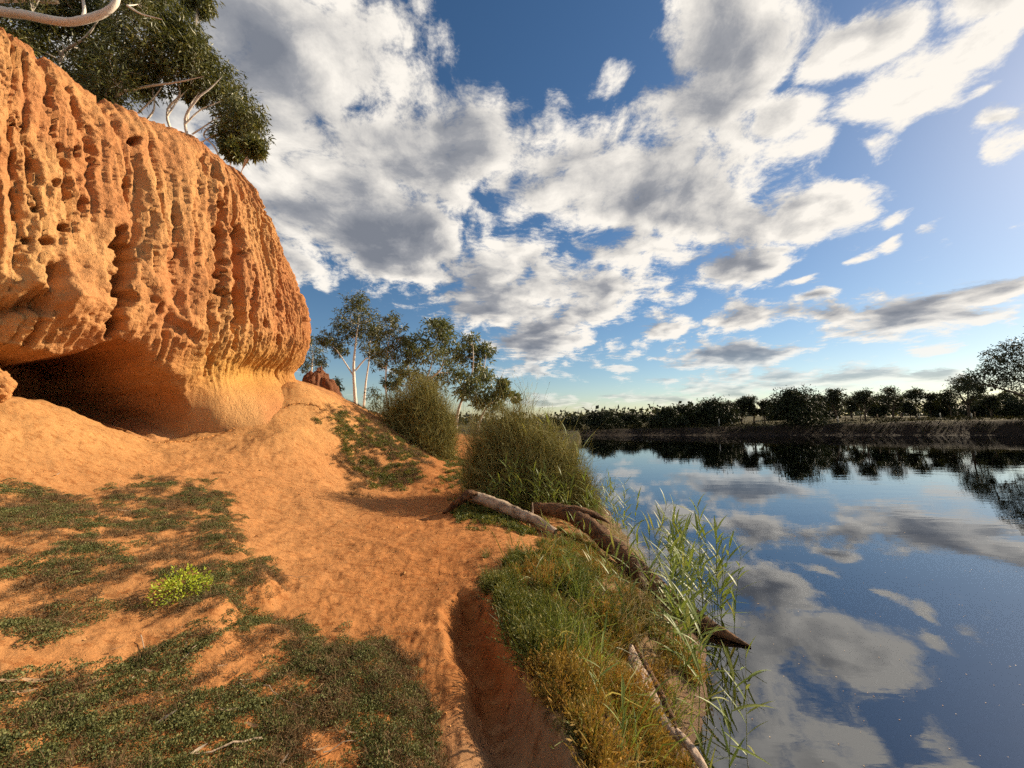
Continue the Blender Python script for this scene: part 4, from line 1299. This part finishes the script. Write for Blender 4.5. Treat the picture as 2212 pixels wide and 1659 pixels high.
c = at(905, 940, 15.8)
lignum('twiggy_bush', 'tall brown green twiggy bush left of the path end, below the broad gum', [(c[0], 15.8, 1.1, 1.0, 2.75, 3200), (c[0] - .8, 15.6, .75, .8, 2.1, 1600), (c[0] + .85, 15.8, .75, .8, 2.0, 1600), (c[0] + .3, 15.2, .9, .7, 1.5, 1300)], -.1, 41, .016)
c = at(1112, 1000, 8.9)
lignum('twiggy_bush', 'wide dense green brown twiggy bush at the water edge behind the grey log', [(c[0] - .05, 9.0, .85, .9, 1.5, 3200), (c[0] - .62, 8.9, .62, .8, 1.28, 1900), (c[0] + .72, 8.75, .68, .8, 1.12, 2000), (c[0] + .2, 8.3, .9, .6, .85, 1500)], -.5, 42, .0095)
c = at(1215, 1050, 8.5)
lignum('twiggy_bush', 'low thin twiggy bush trailing into the water right of the wide bush', [(c[0] + .15, 8.5, .5, .55, .75, 1500), (c[0] + .5, 8.4, .4, .45, .25, 800)], -.75, 43, .008)

# ------------------------------------------------------------------ reeds
REED_PROTO = []


def reed_proto(seed, h, nl):
    rg = np.random.default_rng(seed)
    k = 10
    t = np.linspace(0, 1, k)
    lean = rg.normal(size=2) * .10 * h
    P = np.stack([lean[0] * t ** 2, lean[1] * t ** 2, h * t], 1)
    ms = MB(); ms.tube(P, np.linspace(.0045, .0022, k), 4, rg.uniform(.4, .8))
    stemo = ms.build('stem', M_REED)
    leaves = []
    for i in range(nl):
        f = .22 + .76 * (i + rg.random() * .4) / nl
        p0 = np.array([np.interp(f, t, P[:, 0]), np.interp(f, t, P[:, 1]), h * f])
        az = i * 2.6 + rg.normal() * .5
        L = rg.uniform(.20, .34) * (1.15 - .45 * abs(f - .6))
        el = rg.uniform(.45, 1.05) if f < .9 else rg.uniform(1.1, 1.4)
        kk = 6
        s = np.linspace(0, 1, kk)
        e = el - s * rg.uniform(.25, .9)
        step = L / (kk - 1)
        hor = np.concatenate([[0], np.cumsum(np.cos(e[:-1]) * step)]); ver = np.concatenate([[0], np.cumsum(np.sin(e[:-1]) * step)])
        ax = np.array([math.cos(az), math.sin(az), 0]); sd = np.array([-math.sin(az), math.cos(az), 0])
        C = p0 + hor[:, None] * ax + np.array([0, 0, 1.0]) * ver[:, None]
        wv = rg.uniform(.019, .030) * np.array([.35, .9, 1, .8, .5, .03])
        V = np.stack([C - sd * wv[:, None] * .5, C - np.array([0, 0, .15]) * wv[:, None], C + sd * wv[:, None] * .5], 1).reshape(-1, 3)
        mb = MB(); mb.add(V, grid_faces(kk, 3), float(np.clip(rg.normal(.45, .25), 0, 1)))
        leaves.append(mb.build('leaf', M_REED))
    return stemo, leaves


for i, (h, nl) in enumerate([(1.0, 9), (1.15, 10), (.85, 8), (1.05, 11), (.95, 9), (.7, 7)]):
    REED_PROTO.append(reed_proto(200 + i, h, nl))
_fresh = [True] * len(REED_PROTO)


def reed(k, loc, rz, sc, label, group, tilt=0.0, tdir=0.0):
    root = empty('reed', loc, label, 'reed', group)
    root.rotation_euler = (tilt * math.cos(tdir), tilt * math.sin(tdir), rz)
    root.scale = (sc, sc, sc)
    so, lv = REED_PROTO[k]
    for o in [so] + lv:
        if _fresh[k]:
            q = o
        else:
            q = o.copy(); S.collection.objects.link(q)
        q.parent = root
    _fresh[k] = False
    return root


rr = np.random.default_rng(55)


def reed_zone(n, pts, sc, label, group, spread=.15):
    for i in range(n):
        p = pts[i % len(pts)]
        x = p[0] + rr.normal() * spread; y = p[1] + rr.normal() * spread
        z = hz(x, y)
        reed(int(rr.integers(6)), (x, y, z - .03), float(rr.uniform(0, 6.28)), float(rr.uniform(*sc)), label, group, float(rr.uniform(0, .28)), float(rr.uniform(0, 6.28)))


reed_zone(32, [(2.2, 5.3), (2.35, 5.0), (2.3, 5.5), (2.45, 5.3), (2.3, 4.8), (2.2, 5.8)], (.95, 1.2), 'green reed in the thicket standing in the water right of the dead tree', 'reeds in the water beside the dead tree', .12)
reed_zone(20, [(1.45, 3.75), (1.6, 4.05), (1.72, 4.4), (1.5, 4.3), (1.35, 3.4), (1.3, 4.0)], (.8, 1.1), 'green reed leaning over the low scrub on the near bank', 'reeds on the near bank scrub', .12)
reed_zone(18, [(.75, 4.6), (.9, 4.3), (.95, 4.0), (.6, 4.9), (1.1, 4.2), (1.1, 3.7)], (.42, .62), 'slender reed on the bank below the dead tree', 'reeds between the path and the dead tree', .18)
reed_zone(34, [(-.35, 7.7), (.1, 7.6), (.45, 7.55), (.75, 7.5), (1.0, 7.6), (1.3, 7.5), (1.6, 7.4)], (.75, 1.05), 'pale green reed at the foot of the wide twiggy bush', 'reeds in front of the wide twiggy bush', .16)
reed_zone(10, [(1.9, 7.7), (2.05, 7.4), (1.85, 7.2)], (.95, 1.15), 'green reed at the water edge right of the wide bush', 'reeds right of the wide bush', .12)
reed_zone(7, [(.5, 9.1), (.9, 9.0), (1.2, 9.2)], (1.75, 2.0), 'tall reed rising above the top of the wide twiggy bush', 'tall reeds behind the wide bush', .15)
for k, (px, py, sc, lab) in enumerate([(1572, 1665, .85, 'bright reed standing in the shallows at the bottom right, leaves spread wide'), (1612, 1640, .72, 'rightmost reed in the muddy shallows at the bottom'),
                                       (1530, 1545, 1.15, 'tall bright green reed with broad leaves at the mud edge'), (1508, 1600, .9, 'reed just left of the tall bright reed at the mud edge'), (1340, 1650, .5, 'short reed beside the pale driftwood'),
                                       (1545, 1700, .55, 'thin reed at the bottom edge in the mud'), (1290, 1560, .5, 'reed among dry scrub left of the driftwood')]):
    q = on_z(px, py, -.7 if px > 1500 else -.1)
    z = hz(q[0], q[1])
    reed(k % 6, (q[0], q[1], z - .02), 1.3 * k, sc, lab, None, .08, 1.0 * k)

# dry stalks matted on the bank
def dry_stalks():
    r2 = np.random.default_rng(61); mb = MB()
    n = 4200
    y = r2.uniform(2.6, 8.0, n)
    x = shore_x(y) - np.abs(r2.normal(.35, .28, n))
    z = height(x, y, False)
    b = np.stack([x, y, z - .02], 1)
    ln = r2.uniform(.12, .45, n)
    d = r2.normal(size=(n, 3)) * np.array([.7, .7, .2]) + np.array([0, 0, .75])
    d /= np.linalg.norm(d, axis=1, keepdims=True)
    keep = fbm(x * 1.5, y * 1.5, 0 * x, 2) > -.1
    lx = np.interp(y, [4.2, 4.6, 4.95, 5.3, 5.6, 6.05, 6.55, 7.2], [2.45, 2.15, 1.88, 1.66, 1.52, 1.34, 1.08, .42])
    keep &= (np.abs(x - lx) > .25) & ~((x > lx - .9) & (x < lx) & (r2.random(n) > .25) & (y > 4.3))
    P = strands(n, b, b + d * ln[:, None], r2, 5, .15, .3)[keep]
    ribbons(mb, P, r2.uniform(.002, .006, keep.sum()), r2, r2.random(keep.sum()))
    tag(mb.build('dry_stalks', M_STRAW, smooth=False), 'straw coloured dry reed stalks matted along the bank', 'dry grass', kind='stuff')


dry_stalks()

# ------------------------------------------------------------------ ground cover (too fine to count)
M_MAT = foliage_mat('creeping_saltbush', (0.046, 0.055, 0.017), (0.115, 0.125, 0.038), (0.27, 0.25, 0.10), .6, .15, .25, inst=True)
M_MATBROWN = foliage_mat('withered_saltbush', (0.10, 0.062, 0.030), (0.16, 0.10, 0.05), (0.28, 0.19, 0.10), .8, .1, .15, inst=True)
M_SCRUB = foliage_mat('glasswort_green', (0.050, 0.072, 0.016), (0.125, 0.14, 0.028), (0.30, 0.25, 0.06), .55, .22, .3, inst=True)
M_SCRUBGOLD = foliage_mat('glasswort_gold', (0.17, 0.13, 0.028), (0.34, 0.21, 0.045), (0.44, 0.20, 0.06), .6, .22, .25, inst=True)
M_LIME = foliage_mat('lime_leaves', (0.22, 0.30, 0.02), (0.42, 0.50, 0.04), (0.55, 0.60, 0.08), .5, .35, .3)
_hidden = bpy.data.collections.new('clump_shapes')


def proto_clump(kind, seed, mat):
    r2 = np.random.default_rng(seed); mb = MB()
    if kind == 'mat':
        n = 120
        q = r2.random(n) ** .5 * .052; a = r2.random(n) * 6.28
        pos = np.stack([q * np.cos(a), q * np.sin(a), .004 + .026 * (1 - (q / .052) ** 2) * r2.uniform(.3, 1, n)], 1)
        d = r2.normal(size=(n, 3)) * .7 + np.array([0, 0, .8])
        L = r2.uniform(.006, .012, n)
        mb.leaves(pos, d, L, L * .62, r2)
    elif kind == 'twigs':
        n = 46
        a = r2.random(n) * 6.28; q = r2.random(n) ** .5 * .055
        b = np.stack([q * np.cos(a), q * np.sin(a), 0 * q], 1)
        d = r2.normal(size=(n, 3)) + np.array([0, 0, .35]); d /= np.linalg.norm(d, axis=1, keepdims=True)
        t = b + d * r2.uniform(.02, .06, n)[:, None]; t[:, 2] = np.abs(t[:, 2])
        ribbons(mb, strands(n, b, t, r2, 4, .2, .5), r2.uniform(.0015, .0035, n), r2, r2.random(n))
        pos = np.stack([r2.normal(size=40) * .03, r2.normal(size=40) * .03, r2.uniform(.004, .02, 40)], 1)
        mb.leaves(pos, r2.normal(size=(40, 3)), .009, .005, r2)
    elif kind == 'scrub':
        n = 46
        a = r2.random(n) * 6.28; q = r2.random(n) ** .5 * .05
        b = np.stack([q * np.cos(a), q * np.sin(a), 0 * q], 1)
        d = b * 9 + r2.normal(size=(n, 3)) * .35 + np.array([0, 0, 1.0]); d /= np.linalg.norm(d, axis=1, keepdims=True)
        ln = r2.uniform(.07, .17, n)
        P = strands(n, b, b + d * ln[:, None], r2, 5, .1, .35)
        ribbons(mb, P, r2.uniform(.004, .007, n), r2, r2.random(n) * .6)
        m = 150
        si = r2.integers(0, n, m); f = r2.uniform(.25, 1, m)
        pos = b[si] + (P[si, -1] - b[si]) * f[:, None] + r2.normal(size=(m, 3)) * .004
        dd = d[si] + r2.normal(size=(m, 3)) * .6
        mb.leaves(pos, dd, r2.uniform(.014, .030, m), r2.uniform(.005, .010, m), r2, np.clip(.25 + f * .6 + r2.normal(size=m) * .15, 0, 1))
    elif kind == 'leafy':
        n = 110
        u = r2.normal(size=(n, 3)); u[:, 2] = np.abs(u[:, 2]); u /= np.linalg.norm(u, axis=1, keepdims=True)
        pos = u * (.07 * r2.random(n) ** .4)[:, None] * np.array([1, 1, .8])
        L = r2.uniform(.018, .036, n)
        mb.leaves(pos, u + r2.normal(size=(n, 3)) * .5, L, L * .45, r2)
    o = mb.build('clump_' + kind, mat, smooth=False)
    S.collection.objects.unlink(o)
    return o


def scatter(name, label, cat, pts, scl, protos, rg, tilt=.3, pick=None):
    coll = bpy.data.collections.new(name + '_shapes')
    for i, o in enumerate(protos):
        c = o.copy(); c.name = 'shape_%02d' % i
        coll.objects.link(c)
    n = len(pts)
    me = bpy.data.meshes.new(name)
    me.vertices.add(n); me.vertices.foreach_set('co', np.asarray(pts, np.float32).ravel())
    a = me.attributes.new('rot', 'FLOAT_VECTOR', 'POINT')
    rot = np.stack([rg.normal(size=n) * tilt, rg.normal(size=n) * tilt, rg.uniform(0, 6.28, n)], 1)
    a.data.foreach_set('vector', rot.astype(np.float32).ravel())
    a = me.attributes.new('scl', 'FLOAT', 'POINT'); a.data.foreach_set('value', np.asarray(scl, np.float32))
    a = me.attributes.new('pick', 'INT', 'POINT')
    a.data.foreach_set('value', (rg.integers(0, len(protos), n) if pick is None else pick).astype(np.int32))
    ob = bpy.data.objects.new(name, me); S.collection.objects.link(ob)
    g = bpy.data.node_groups.new(name, 'GeometryNodeTree')
    g.interface.new_socket('Geometry', in_out='INPUT', socket_type='NodeSocketGeometry')
    g.interface.new_socket('Geometry', in_out='OUTPUT', socket_type='NodeSocketGeometry')
    N = g.nodes
    gi, go = N.new('NodeGroupInput'), N.new('NodeGroupOutput')
    ci = N.new('GeometryNodeCollectionInfo'); ci.inputs['Collection'].default_value = coll
    ci.inputs['Separate Children'].default_value = True; ci.inputs['Reset Children'].default_value = True
    ip = N.new('GeometryNodeInstanceOnPoints'); ip.inputs['Pick Instance'].default_value = True

    def attr(nm, typ):
        q = N.new('GeometryNodeInputNamedAttribute'); q.data_type = typ; q.inputs['Name'].default_value = nm
        return q.outputs[0]
    er = N.new('FunctionNodeEulerToRotation')
    L = g.links
    m2p = N.new('GeometryNodeMeshToPoints')
    L.new(gi.outputs[0], ip.inputs['Points']); L.new(ci.outputs[0], ip.inputs['Instance'])
    L.new(attr('pick', 'INT'), ip.inputs['Instance Index'])
    L.new(attr('rot', 'FLOAT_VECTOR'), er.inputs[0]); L.new(er.outputs[0], ip.inputs['Rotation'])
    L.new(attr('scl', 'FLOAT'), ip.inputs['Scale']); L.new(ip.outputs[0], go.inputs[0])
    md = ob.modifiers.new('scatter', 'NODES'); md.node_group = g
    tag(ob, label, cat, kind='stuff')
    return ob


def sample(poly, z, dens, rg, thr=None, freq=1.6, edge=14, seed=0):
    """points on the ground inside an outline seen in the frame, thinned to patches"""
    Wp = wpoly(poly, z)
    lo, hi = Wp.min(0) - .6, Wp.max(0) + .6
    hi = np.minimum(hi, [6, 18]); lo = np.maximum(lo, [-12, .4])
    n = int((hi - lo).prod() * dens)
    x = rg.uniform(lo[0], hi[0], n); y = rg.uniform(lo[1], hi[1], n)
    zz = height(x, y)
    P = np.stack([x, y, zz], 1)
    px, py = project(P)
    sd = poly_sd(poly, px, py)
    nz = fbm(x * freq + seed, y * freq, 0 * x + 3, 4, .6)
    k = sd + 30 * nz > edge * rg.normal(size=n) * .6
    if thr is not None:
        k &= nz > thr + .10 * rg.normal(size=n)
    return P[k]


g2 = np.random.default_rng(71)
mats = [proto_clump('mat', 300 + i, M_MAT) for i in range(4)]
brown = [proto_clump('twigs', 310 + i, M_MATBROWN) for i in range(3)]
P1 = sample(GREEN['terrace'], .35, 520, g2, -.02, 1.5, seed=2)
P2 = sample(GREEN['mound'], .12, 720, g2, -.28, 1.5, seed=5)
near = np.concatenate([P1, P2])
scatter('creeping_groundcover', 'dark green creeping groundcover matting the earth at the lower left', 'groundcover', near, g2.uniform(.6, 1.25, len(near)), mats, g2)
P1 = sample(GREEN['terrace'], .35, 260, g2, -.25, 2.2, seed=9)
P2 = sample([(640, 1380), (850, 1400), (900, 1480), (955, 1659), (960, 1750), (520, 1750), (600, 1560), (700, 1500)], .1, 620, g2, -.15, 2.0, seed=4)
P3 = sample(GREEN['mound'], .12, 200, g2, -.1, 2.6, seed=14)
P4 = sample([(1040, 1290), (1110, 1380), (1180, 1500), (1260, 1620), (1400, 1700), (1420, 1500), (1250, 1330), (1100, 1230)], 0, 260, g2, -.1, 2.6, seed=15)
near = np.concatenate([P1, P2, P3, P4])
scatter('withered_groundcover', 'brown withered twigs and litter between the green mats', 'groundcover', near, g2.uniform(.6, 1.2, len(near)), brown, g2)
# greener growth on the slope below the cliff nose
leafy = [proto_clump('leafy', 320 + i, M_SCRUB) for i in range(3)]
P1 = sample([(705, 905), (745, 895), (800, 925), (860, 960), (905, 1000), (905, 1030), (850, 1042), (780, 1035), (730, 1000), (745, 960)], .6, 110, g2, -.35, 1.2, seed=3)
P2 = sample([(655, 842), (720, 850), (800, 885), (870, 925), (900, 950), (840, 945), (760, 900), (700, 870)], 1.6, 60, g2, -.3, .9, seed=6)
PP = np.concatenate([P1, P2])
PB = sample([(690, 895), (745, 885), (800, 915), (870, 955), (915, 1000), (910, 1035), (850, 1050), (770, 1045), (715, 1010), (735, 960)], .6, 120, g2, -.3, 1.4, seed=23)
scatter('withered_slope_cover', 'brown withered low plants between the green patches on the slope', 'groundcover', PB, g2.uniform(1.2, 2.4, len(PB)), brown, g2)
scatter('slope_groundcover', 'green leafy groundcover on the slope below the cliff nose', 'groundcover', PP, g2.uniform(.8, 1.7, len(PP)), leafy + mats[:2], g2)
# glasswort scrub on the river bank
BANK = [(1072, 1265), (1110, 1220), (1180, 1195), (1215, 1215), (1265, 1275), (1325, 1340), (1385, 1385), (1450, 1420), (1500, 1480), (1480, 1580), (1500, 1700), (1250, 1700), (1200, 1560), (1150, 1450), (1090, 1340)]
scrub = [proto_clump('scrub', 330 + i, M_SCRUB) for i in range(4)]
gold = [proto_clump('scrub', 340 + i, M_SCRUBGOLD) for i in range(4)]
P1 = sample(BANK, -.1, 400, g2, -.22, 2.1, seed=8)
f = fbm(P1[:, 0] * 1.7, P1[:, 1] * 1.7, 0 * P1[:, 0] + 9, 3)
wet = sstep(-1.0, -.2, P1[:, 0] - shore_x(P1[:, 1]))
isg = (f + 1.1 * wet - .42 + .2 * g2.normal(size=len(P1))) > 0
pick = np.where(isg, g2.integers(4, 8, len(P1)), g2.integers(0, 4, len(P1)))
scatter('bank_scrub', 'low green and golden glasswort scrub covering the river bank', 'scrub', P1, g2.uniform(.55, 1.1, len(P1)) * (1 + .95 * np.clip(perlin(P1[:, 0] * 3.2, P1[:, 1] * 3.2, 0 * P1[:, 0] + 2), -.5, 1)), scrub + gold, g2, .2, pick)
P1 = sample([(1190, 1165), (1240, 1165), (1300, 1215), (1350, 1265), (1420, 1330), (1470, 1390), (1460, 1430), (1385, 1390), (1325, 1345), (1260, 1275), (1215, 1215)], -.35, 420, g2, -.3, 2.2, seed=28)
scatter('short_bank_scrub', 'short olive and straw scrub on the steep bank below the dead tree', 'scrub', P1, g2.uniform(.3, .62, len(P1)), scrub[:2] + gold[:2], g2, .3)
P1 = sample([(1040, 1260), (1075, 1330), (1130, 1420), (1190, 1520), (1250, 1640), (1290, 1640), (1200, 1450), (1120, 1320), (1080, 1240)], .05, 500, g2, -.3, 2.2, seed=18)
scatter('trench_edge_groundcover', 'grey green creeping mat along the right lip of the worn trench', 'groundcover', P1, g2.uniform(.5, .9, len(P1)), mats, g2)
# longer grass blades tangled through the bank scrub
def bank_grass():
    r2 = np.random.default_rng(64); mb = MB()
    P = sample([(1110, 1200), (1200, 1215), (1260, 1285), (1360, 1390), (1450, 1440), (1490, 1560), (1500, 1700), (1290, 1700), (1260, 1560), (1200, 1420), (1150, 1300)], -.15, 900, r2, .02, 1.4, seed=31)
    n = len(P)
    d = r2.normal(size=(n, 3)) * np.array([.6, .6, .2]) + np.array([.15, -.1, .9]); d /= np.linalg.norm(d, axis=1, keepdims=True)
    Q = strands(n, P, P + d * r2.uniform(.14, .42, n)[:, None], r2, 6, .35, .3)
    ribbons(mb, Q, r2.uniform(.004, .011, n), r2, np.clip(r2.normal(.45, .3, n), 0, 1))
    tag(mb.build('bank_grass', M_GRASS, smooth=False), 'long arching green grass blades tangled through the bank scrub', 'grass', kind='stuff')


M_GRASS = foliage_mat('bank_grass', (0.09, 0.13, 0.03), (0.18, 0.22, 0.05), (0.42, 0.36, 0.15), .5, .3, .3)
bank_grass()

# plants under the grey log and by the path edge
for lab, poly, z, dn in [('dark green leafy plants under the grey log', [(985, 1105), (1010, 1090), (1060, 1095), (1100, 1115), (1140, 1135), (1080, 1140), (1020, 1135)], -.08, 170),
                         ('green leafy edging between the path and the twiggy bushes', [(965, 1000), (990, 990), (1010, 1040), (1030, 1080), (1000, 1085), (975, 1050)], 0, 60)]:
    P1 = sample(poly, z, dn, g2, -.6, 2, seed=len(lab))
    scatter('leafy_groundcover', lab, 'groundcover', P1, g2.uniform(.7, 1.4, len(P1)), leafy, g2)

# one bright lime plant on the terrace
def lime_plant():
    q = on_z(392, 1270, .38); z = hz(q[0], q[1])
    r2 = np.random.default_rng(81)
    root = empty('lime_plant', (q[0], q[1], z), 'small bright lime yellow leafy plant among the dark groundcover', 'plant')
    n = 900
    u = r2.normal(size=(n, 3)); u[:, 2] = np.abs(u[:, 2]); u /= np.linalg.norm(u, axis=1, keepdims=True)
    lum = 1 + .35 * perlin(u[:, 0] * 3, u[:, 1] * 3, u[:, 2] * 3)
    pos = u * (np.array([.18, .2, .17])) * (r2.random(n)[:, None] ** .35) * lum[:, None]
    mb = MB(); L = r2.uniform(.014, .028, n)
    mb.leaves(pos, u + r2.normal(size=(n, 3)) * .5, L, L * .5, r2)
    mb.build('leaves', M_LIME, root, smooth=False)
    mb = MB()
    b = np.zeros((26, 3)); t = pos[:26]
    ribbons(mb, strands(26, b, t, r2, 5, .1, .3), np.full(26, .004), r2, r2.random(26))
    mb.build('stems', M_SCRUB, root, smooth=False)


lime_plant()

# ------------------------------------------------------------------ litter
M_DRYLEAF = foliage_mat('dry_gum_leaf', (0.34, 0.20, 0.11), (0.48, 0.34, 0.21), (0.60, 0.48, 0.34), .6, .15, .25)


def litter():
    r2 = np.random.default_rng(91)
    for i, (px, py, L, ang) in enumerate([(23, 1186, .15, .1), (118, 1102, .13, 2.2), (267, 1137, .12, .5), (210, 1186, .08, .2), (198, 1507, .09, .6), (72, 1528, .14, .3), (11, 1545, .10, .1), (46, 1549, .09, .5),
                                          (530, 1455, .055, .3), (284, 1484, .05, 2.0), (311, 1488, .05, 2.8), (359, 1556, .10, .6), (492, 1526, .11, 3.0), (549, 1551, .09, 2.7), (404, 1411, .07, 2.3), (252, 1444, .06, .3),
                                          (481, 1436, .06, .2), (515, 1610, .05, .4), (610, 1633, .07, 1.2), (423, 1633, .08, 1.0), (160, 1235, .09, .4), (330, 1345, .07, 2.9), (90, 1420, .08, .2), (690, 1590, .08, .4), (760, 1540, .09, 2.9), (840, 1585, .07, 1.9)]):
        q = on_z(px, py, .22 if py > 1400 else .5); z = hz(q[0], q[1])
        k = 7; s = np.linspace(0, 1, k)
        cv = r2.uniform(-.25, .25)
        C = np.stack([(s - .5) * L, cv * L * s * (1 - s) * 4 * .5, .35 * L * (s - .5) ** 2 + .012], 1)
        w = L * .09 * np.sin(np.pi * np.clip(s, .02, .98)) ** .7
        V = np.stack([C - np.array([0, 1, 0]) * w[:, None], C + np.array([0, 0, -.25]) * w[:, None], C + np.array([0, 1, 0]) * w[:, None]], 1).reshape(-1, 3)
        mb = MB(); mb.add(V, grid_faces(k, 3), float(r2.random()))
        o = mb.build('dry_leaf', M_DRYLEAF)
        o.location = (q[0], q[1], z + .012); o.rotation_euler = (r2.normal() * .2, r2.normal() * .2, ang)
        tag(o, 'curled dry gum leaf lying on the ' + ('mat of groundcover at the bottom left' if py > 1400 else 'patchy terrace at the left'), 'leaf', 'dry leaves on the bottom groundcover' if py > 1400 else 'dry leaves on the left terrace')
    for i, (a, b, r, lab) in enumerate([((568, 1588), (412, 1657), .006, 'long pale bare twig lying on the groundcover at the bottom'), ((565, 1480), (649, 1514), .0025, 'thin dry stem arching over the green mound'),
                                        ((420, 1420), (385, 1453), .003, 'short reddish twig at the upper edge of the green mound'), ((300, 1425), (318, 1455), .003, 'bent little twig left of the reddish one'), ((700, 1600), (790, 1560), .003, 'pale bent twig on the withered patch by the path'),
                                        ((520, 1470), (560, 1500), .0025, 'small curved twig in the middle of the green mound'), ((610, 1270), (680, 1262), .0025, 'thin straw lying on the bare path right of the terrace'), ((885, 1100), (930, 1118), .003, 'little stick on the path near the broken stub')]):
        p0 = on_z(*a, .2 if a[1] > 1400 else .02); p1 = on_z(*b, .2 if a[1] > 1400 else .02)
        P = np.linspace(p0, p1, 8); P[:, 2] = height(P[:, 0], P[:, 1]) + .025
        P += np.cumsum(r2.normal(size=P.shape), 0) * .004
        mb = MB(); mb.tube(P, np.linspace(r, r * .5, 8), 5, .5)
        o = mb.build('twig', M_GREYWOOD, origin=P[0]); o.location = tuple(P[0])
        tag(o, lab, 'twig')
    # crumbs of clay
    n = 5200
    x = r2.uniform(-6, 1.4, n); y = r2.uniform(1.6, 10, n) ** 1.0
    ok = x < shore_x(y) - .7
    x, y = x[ok], y[ok]
    n = len(x)
    z = height(x, y)
    sz = r2.uniform(.003, .009, n) * (1 + (r2.random(n) > .97) * 1.8)
    u = r2.normal(size=(n, 6, 3)) * .25 + np.array([(1, 0, 0), (0, 1, 0), (-1, 0, 0), (0, -1, 0), (0, 0, .8), (0, 0, -.6)])[None]
    V = np.stack([x, y, z], 1)[:, None] + u * sz[:, None, None]
    f = np.array([(0, 1, 4, 4), (1, 2, 4, 4), (2, 3, 4, 4), (3, 0, 4, 4)])[:, :3]
    F = (np.arange(n)[:, None, None] * 6 + f[None]).reshape(-1, 3)
    col = np.array([0.50, 0.25, 0.09]) * r2.uniform(.5, 1.2, n)[:, None]
    o = mesh_obj('clay_crumbs', V.reshape(-1, 3), F, M_EARTH, smooth=False, colattr={'tint': np.repeat(col, 6, 0)})
    tag(o, 'small crumbs of orange clay scattered over the path', 'gravel', kind='stuff')
    # broken clods fallen from the face
    n = 420
    t = r2.random(n); px = 330 + 400 * t + r2.normal(size=n) * 25; py = np.interp(px, [330, 400, 470, 560, 650, 730], [965, 965, 945, 900, 870, 900]) + np.abs(r2.normal(size=n)) * 45
    D = np.interp(px, [330, 480, 650, 730], [7.2, 8.6, 10.4, 11])
    P = np.array([at(a, b, d) for a, b, d in zip(px, py, D)]); P[:, 2] = height(P[:, 0], P[:, 1])
    sz = r2.uniform(.012, .03, n) * (1 + (r2.random(n) > .93) * 1.3)
    u = r2.normal(size=(n, 6, 3)) * .28 + np.array([(1, 0, 0), (0, 1, 0), (-1, 0, 0), (0, -1, 0), (0, 0, .8), (0, 0, -.6)])[None]
    V = P[:, None] + u * sz[:, None, None]
    F = (np.arange(n)[:, None, None] * 6 + f[None]).reshape(-1, 3)
    col = np.array([0.52, 0.24, 0.08]) * r2.uniform(.6, 1.15, n)[:, None]
    o = mesh_obj('fallen_clods', V.reshape(-1, 3), F, M_EARTH, smooth=False, colattr={'tint': np.repeat(col, 6, 0)})
    tag(o, 'broken clods of clay lying below the cliff foot', 'clods', kind='stuff')
    # flecks of scum and leaf bits on the water
    n = 330
    D = r2.uniform(2.2, 9, n) ** 1.0; x = D * r2.uniform(.45, 1.3, n)
    ok = x > shore_x(D) + .25
    x, D = x[ok], D[ok]; n = len(x)
    mb = MB()
    s = r2.uniform(.003, .008, n) * (1 + 2.2 * (r2.random(n) > .98))
    d = r2.normal(size=(n, 3)) * np.array([1, 1, .05])
    P = np.stack([x, D, np.full(n, WATER_Z + .004)], 1)
    sd = np.cross(d, [0, 0, 1.0]); sd /= np.linalg.norm(sd, axis=1, keepdims=True); d /= np.linalg.norm(d, axis=1, keepdims=True); d[:, 2] = 0
    V = np.stack([P, P + d * s[:, None] + sd * s[:, None] * .6, P + 2 * d * s[:, None], P + d * s[:, None] - sd * s[:, None] * .6], 1).reshape(-1, 3)
    mb.add(V, np.arange(4 * n).reshape(-1, 4), np.repeat(r2.random(n), 4))
    tag(mb.build('floating_flecks', M_DRYLEAF, smooth=False), 'tiny pale flecks floating on the near water', 'debris', kind='stuff')


litter()
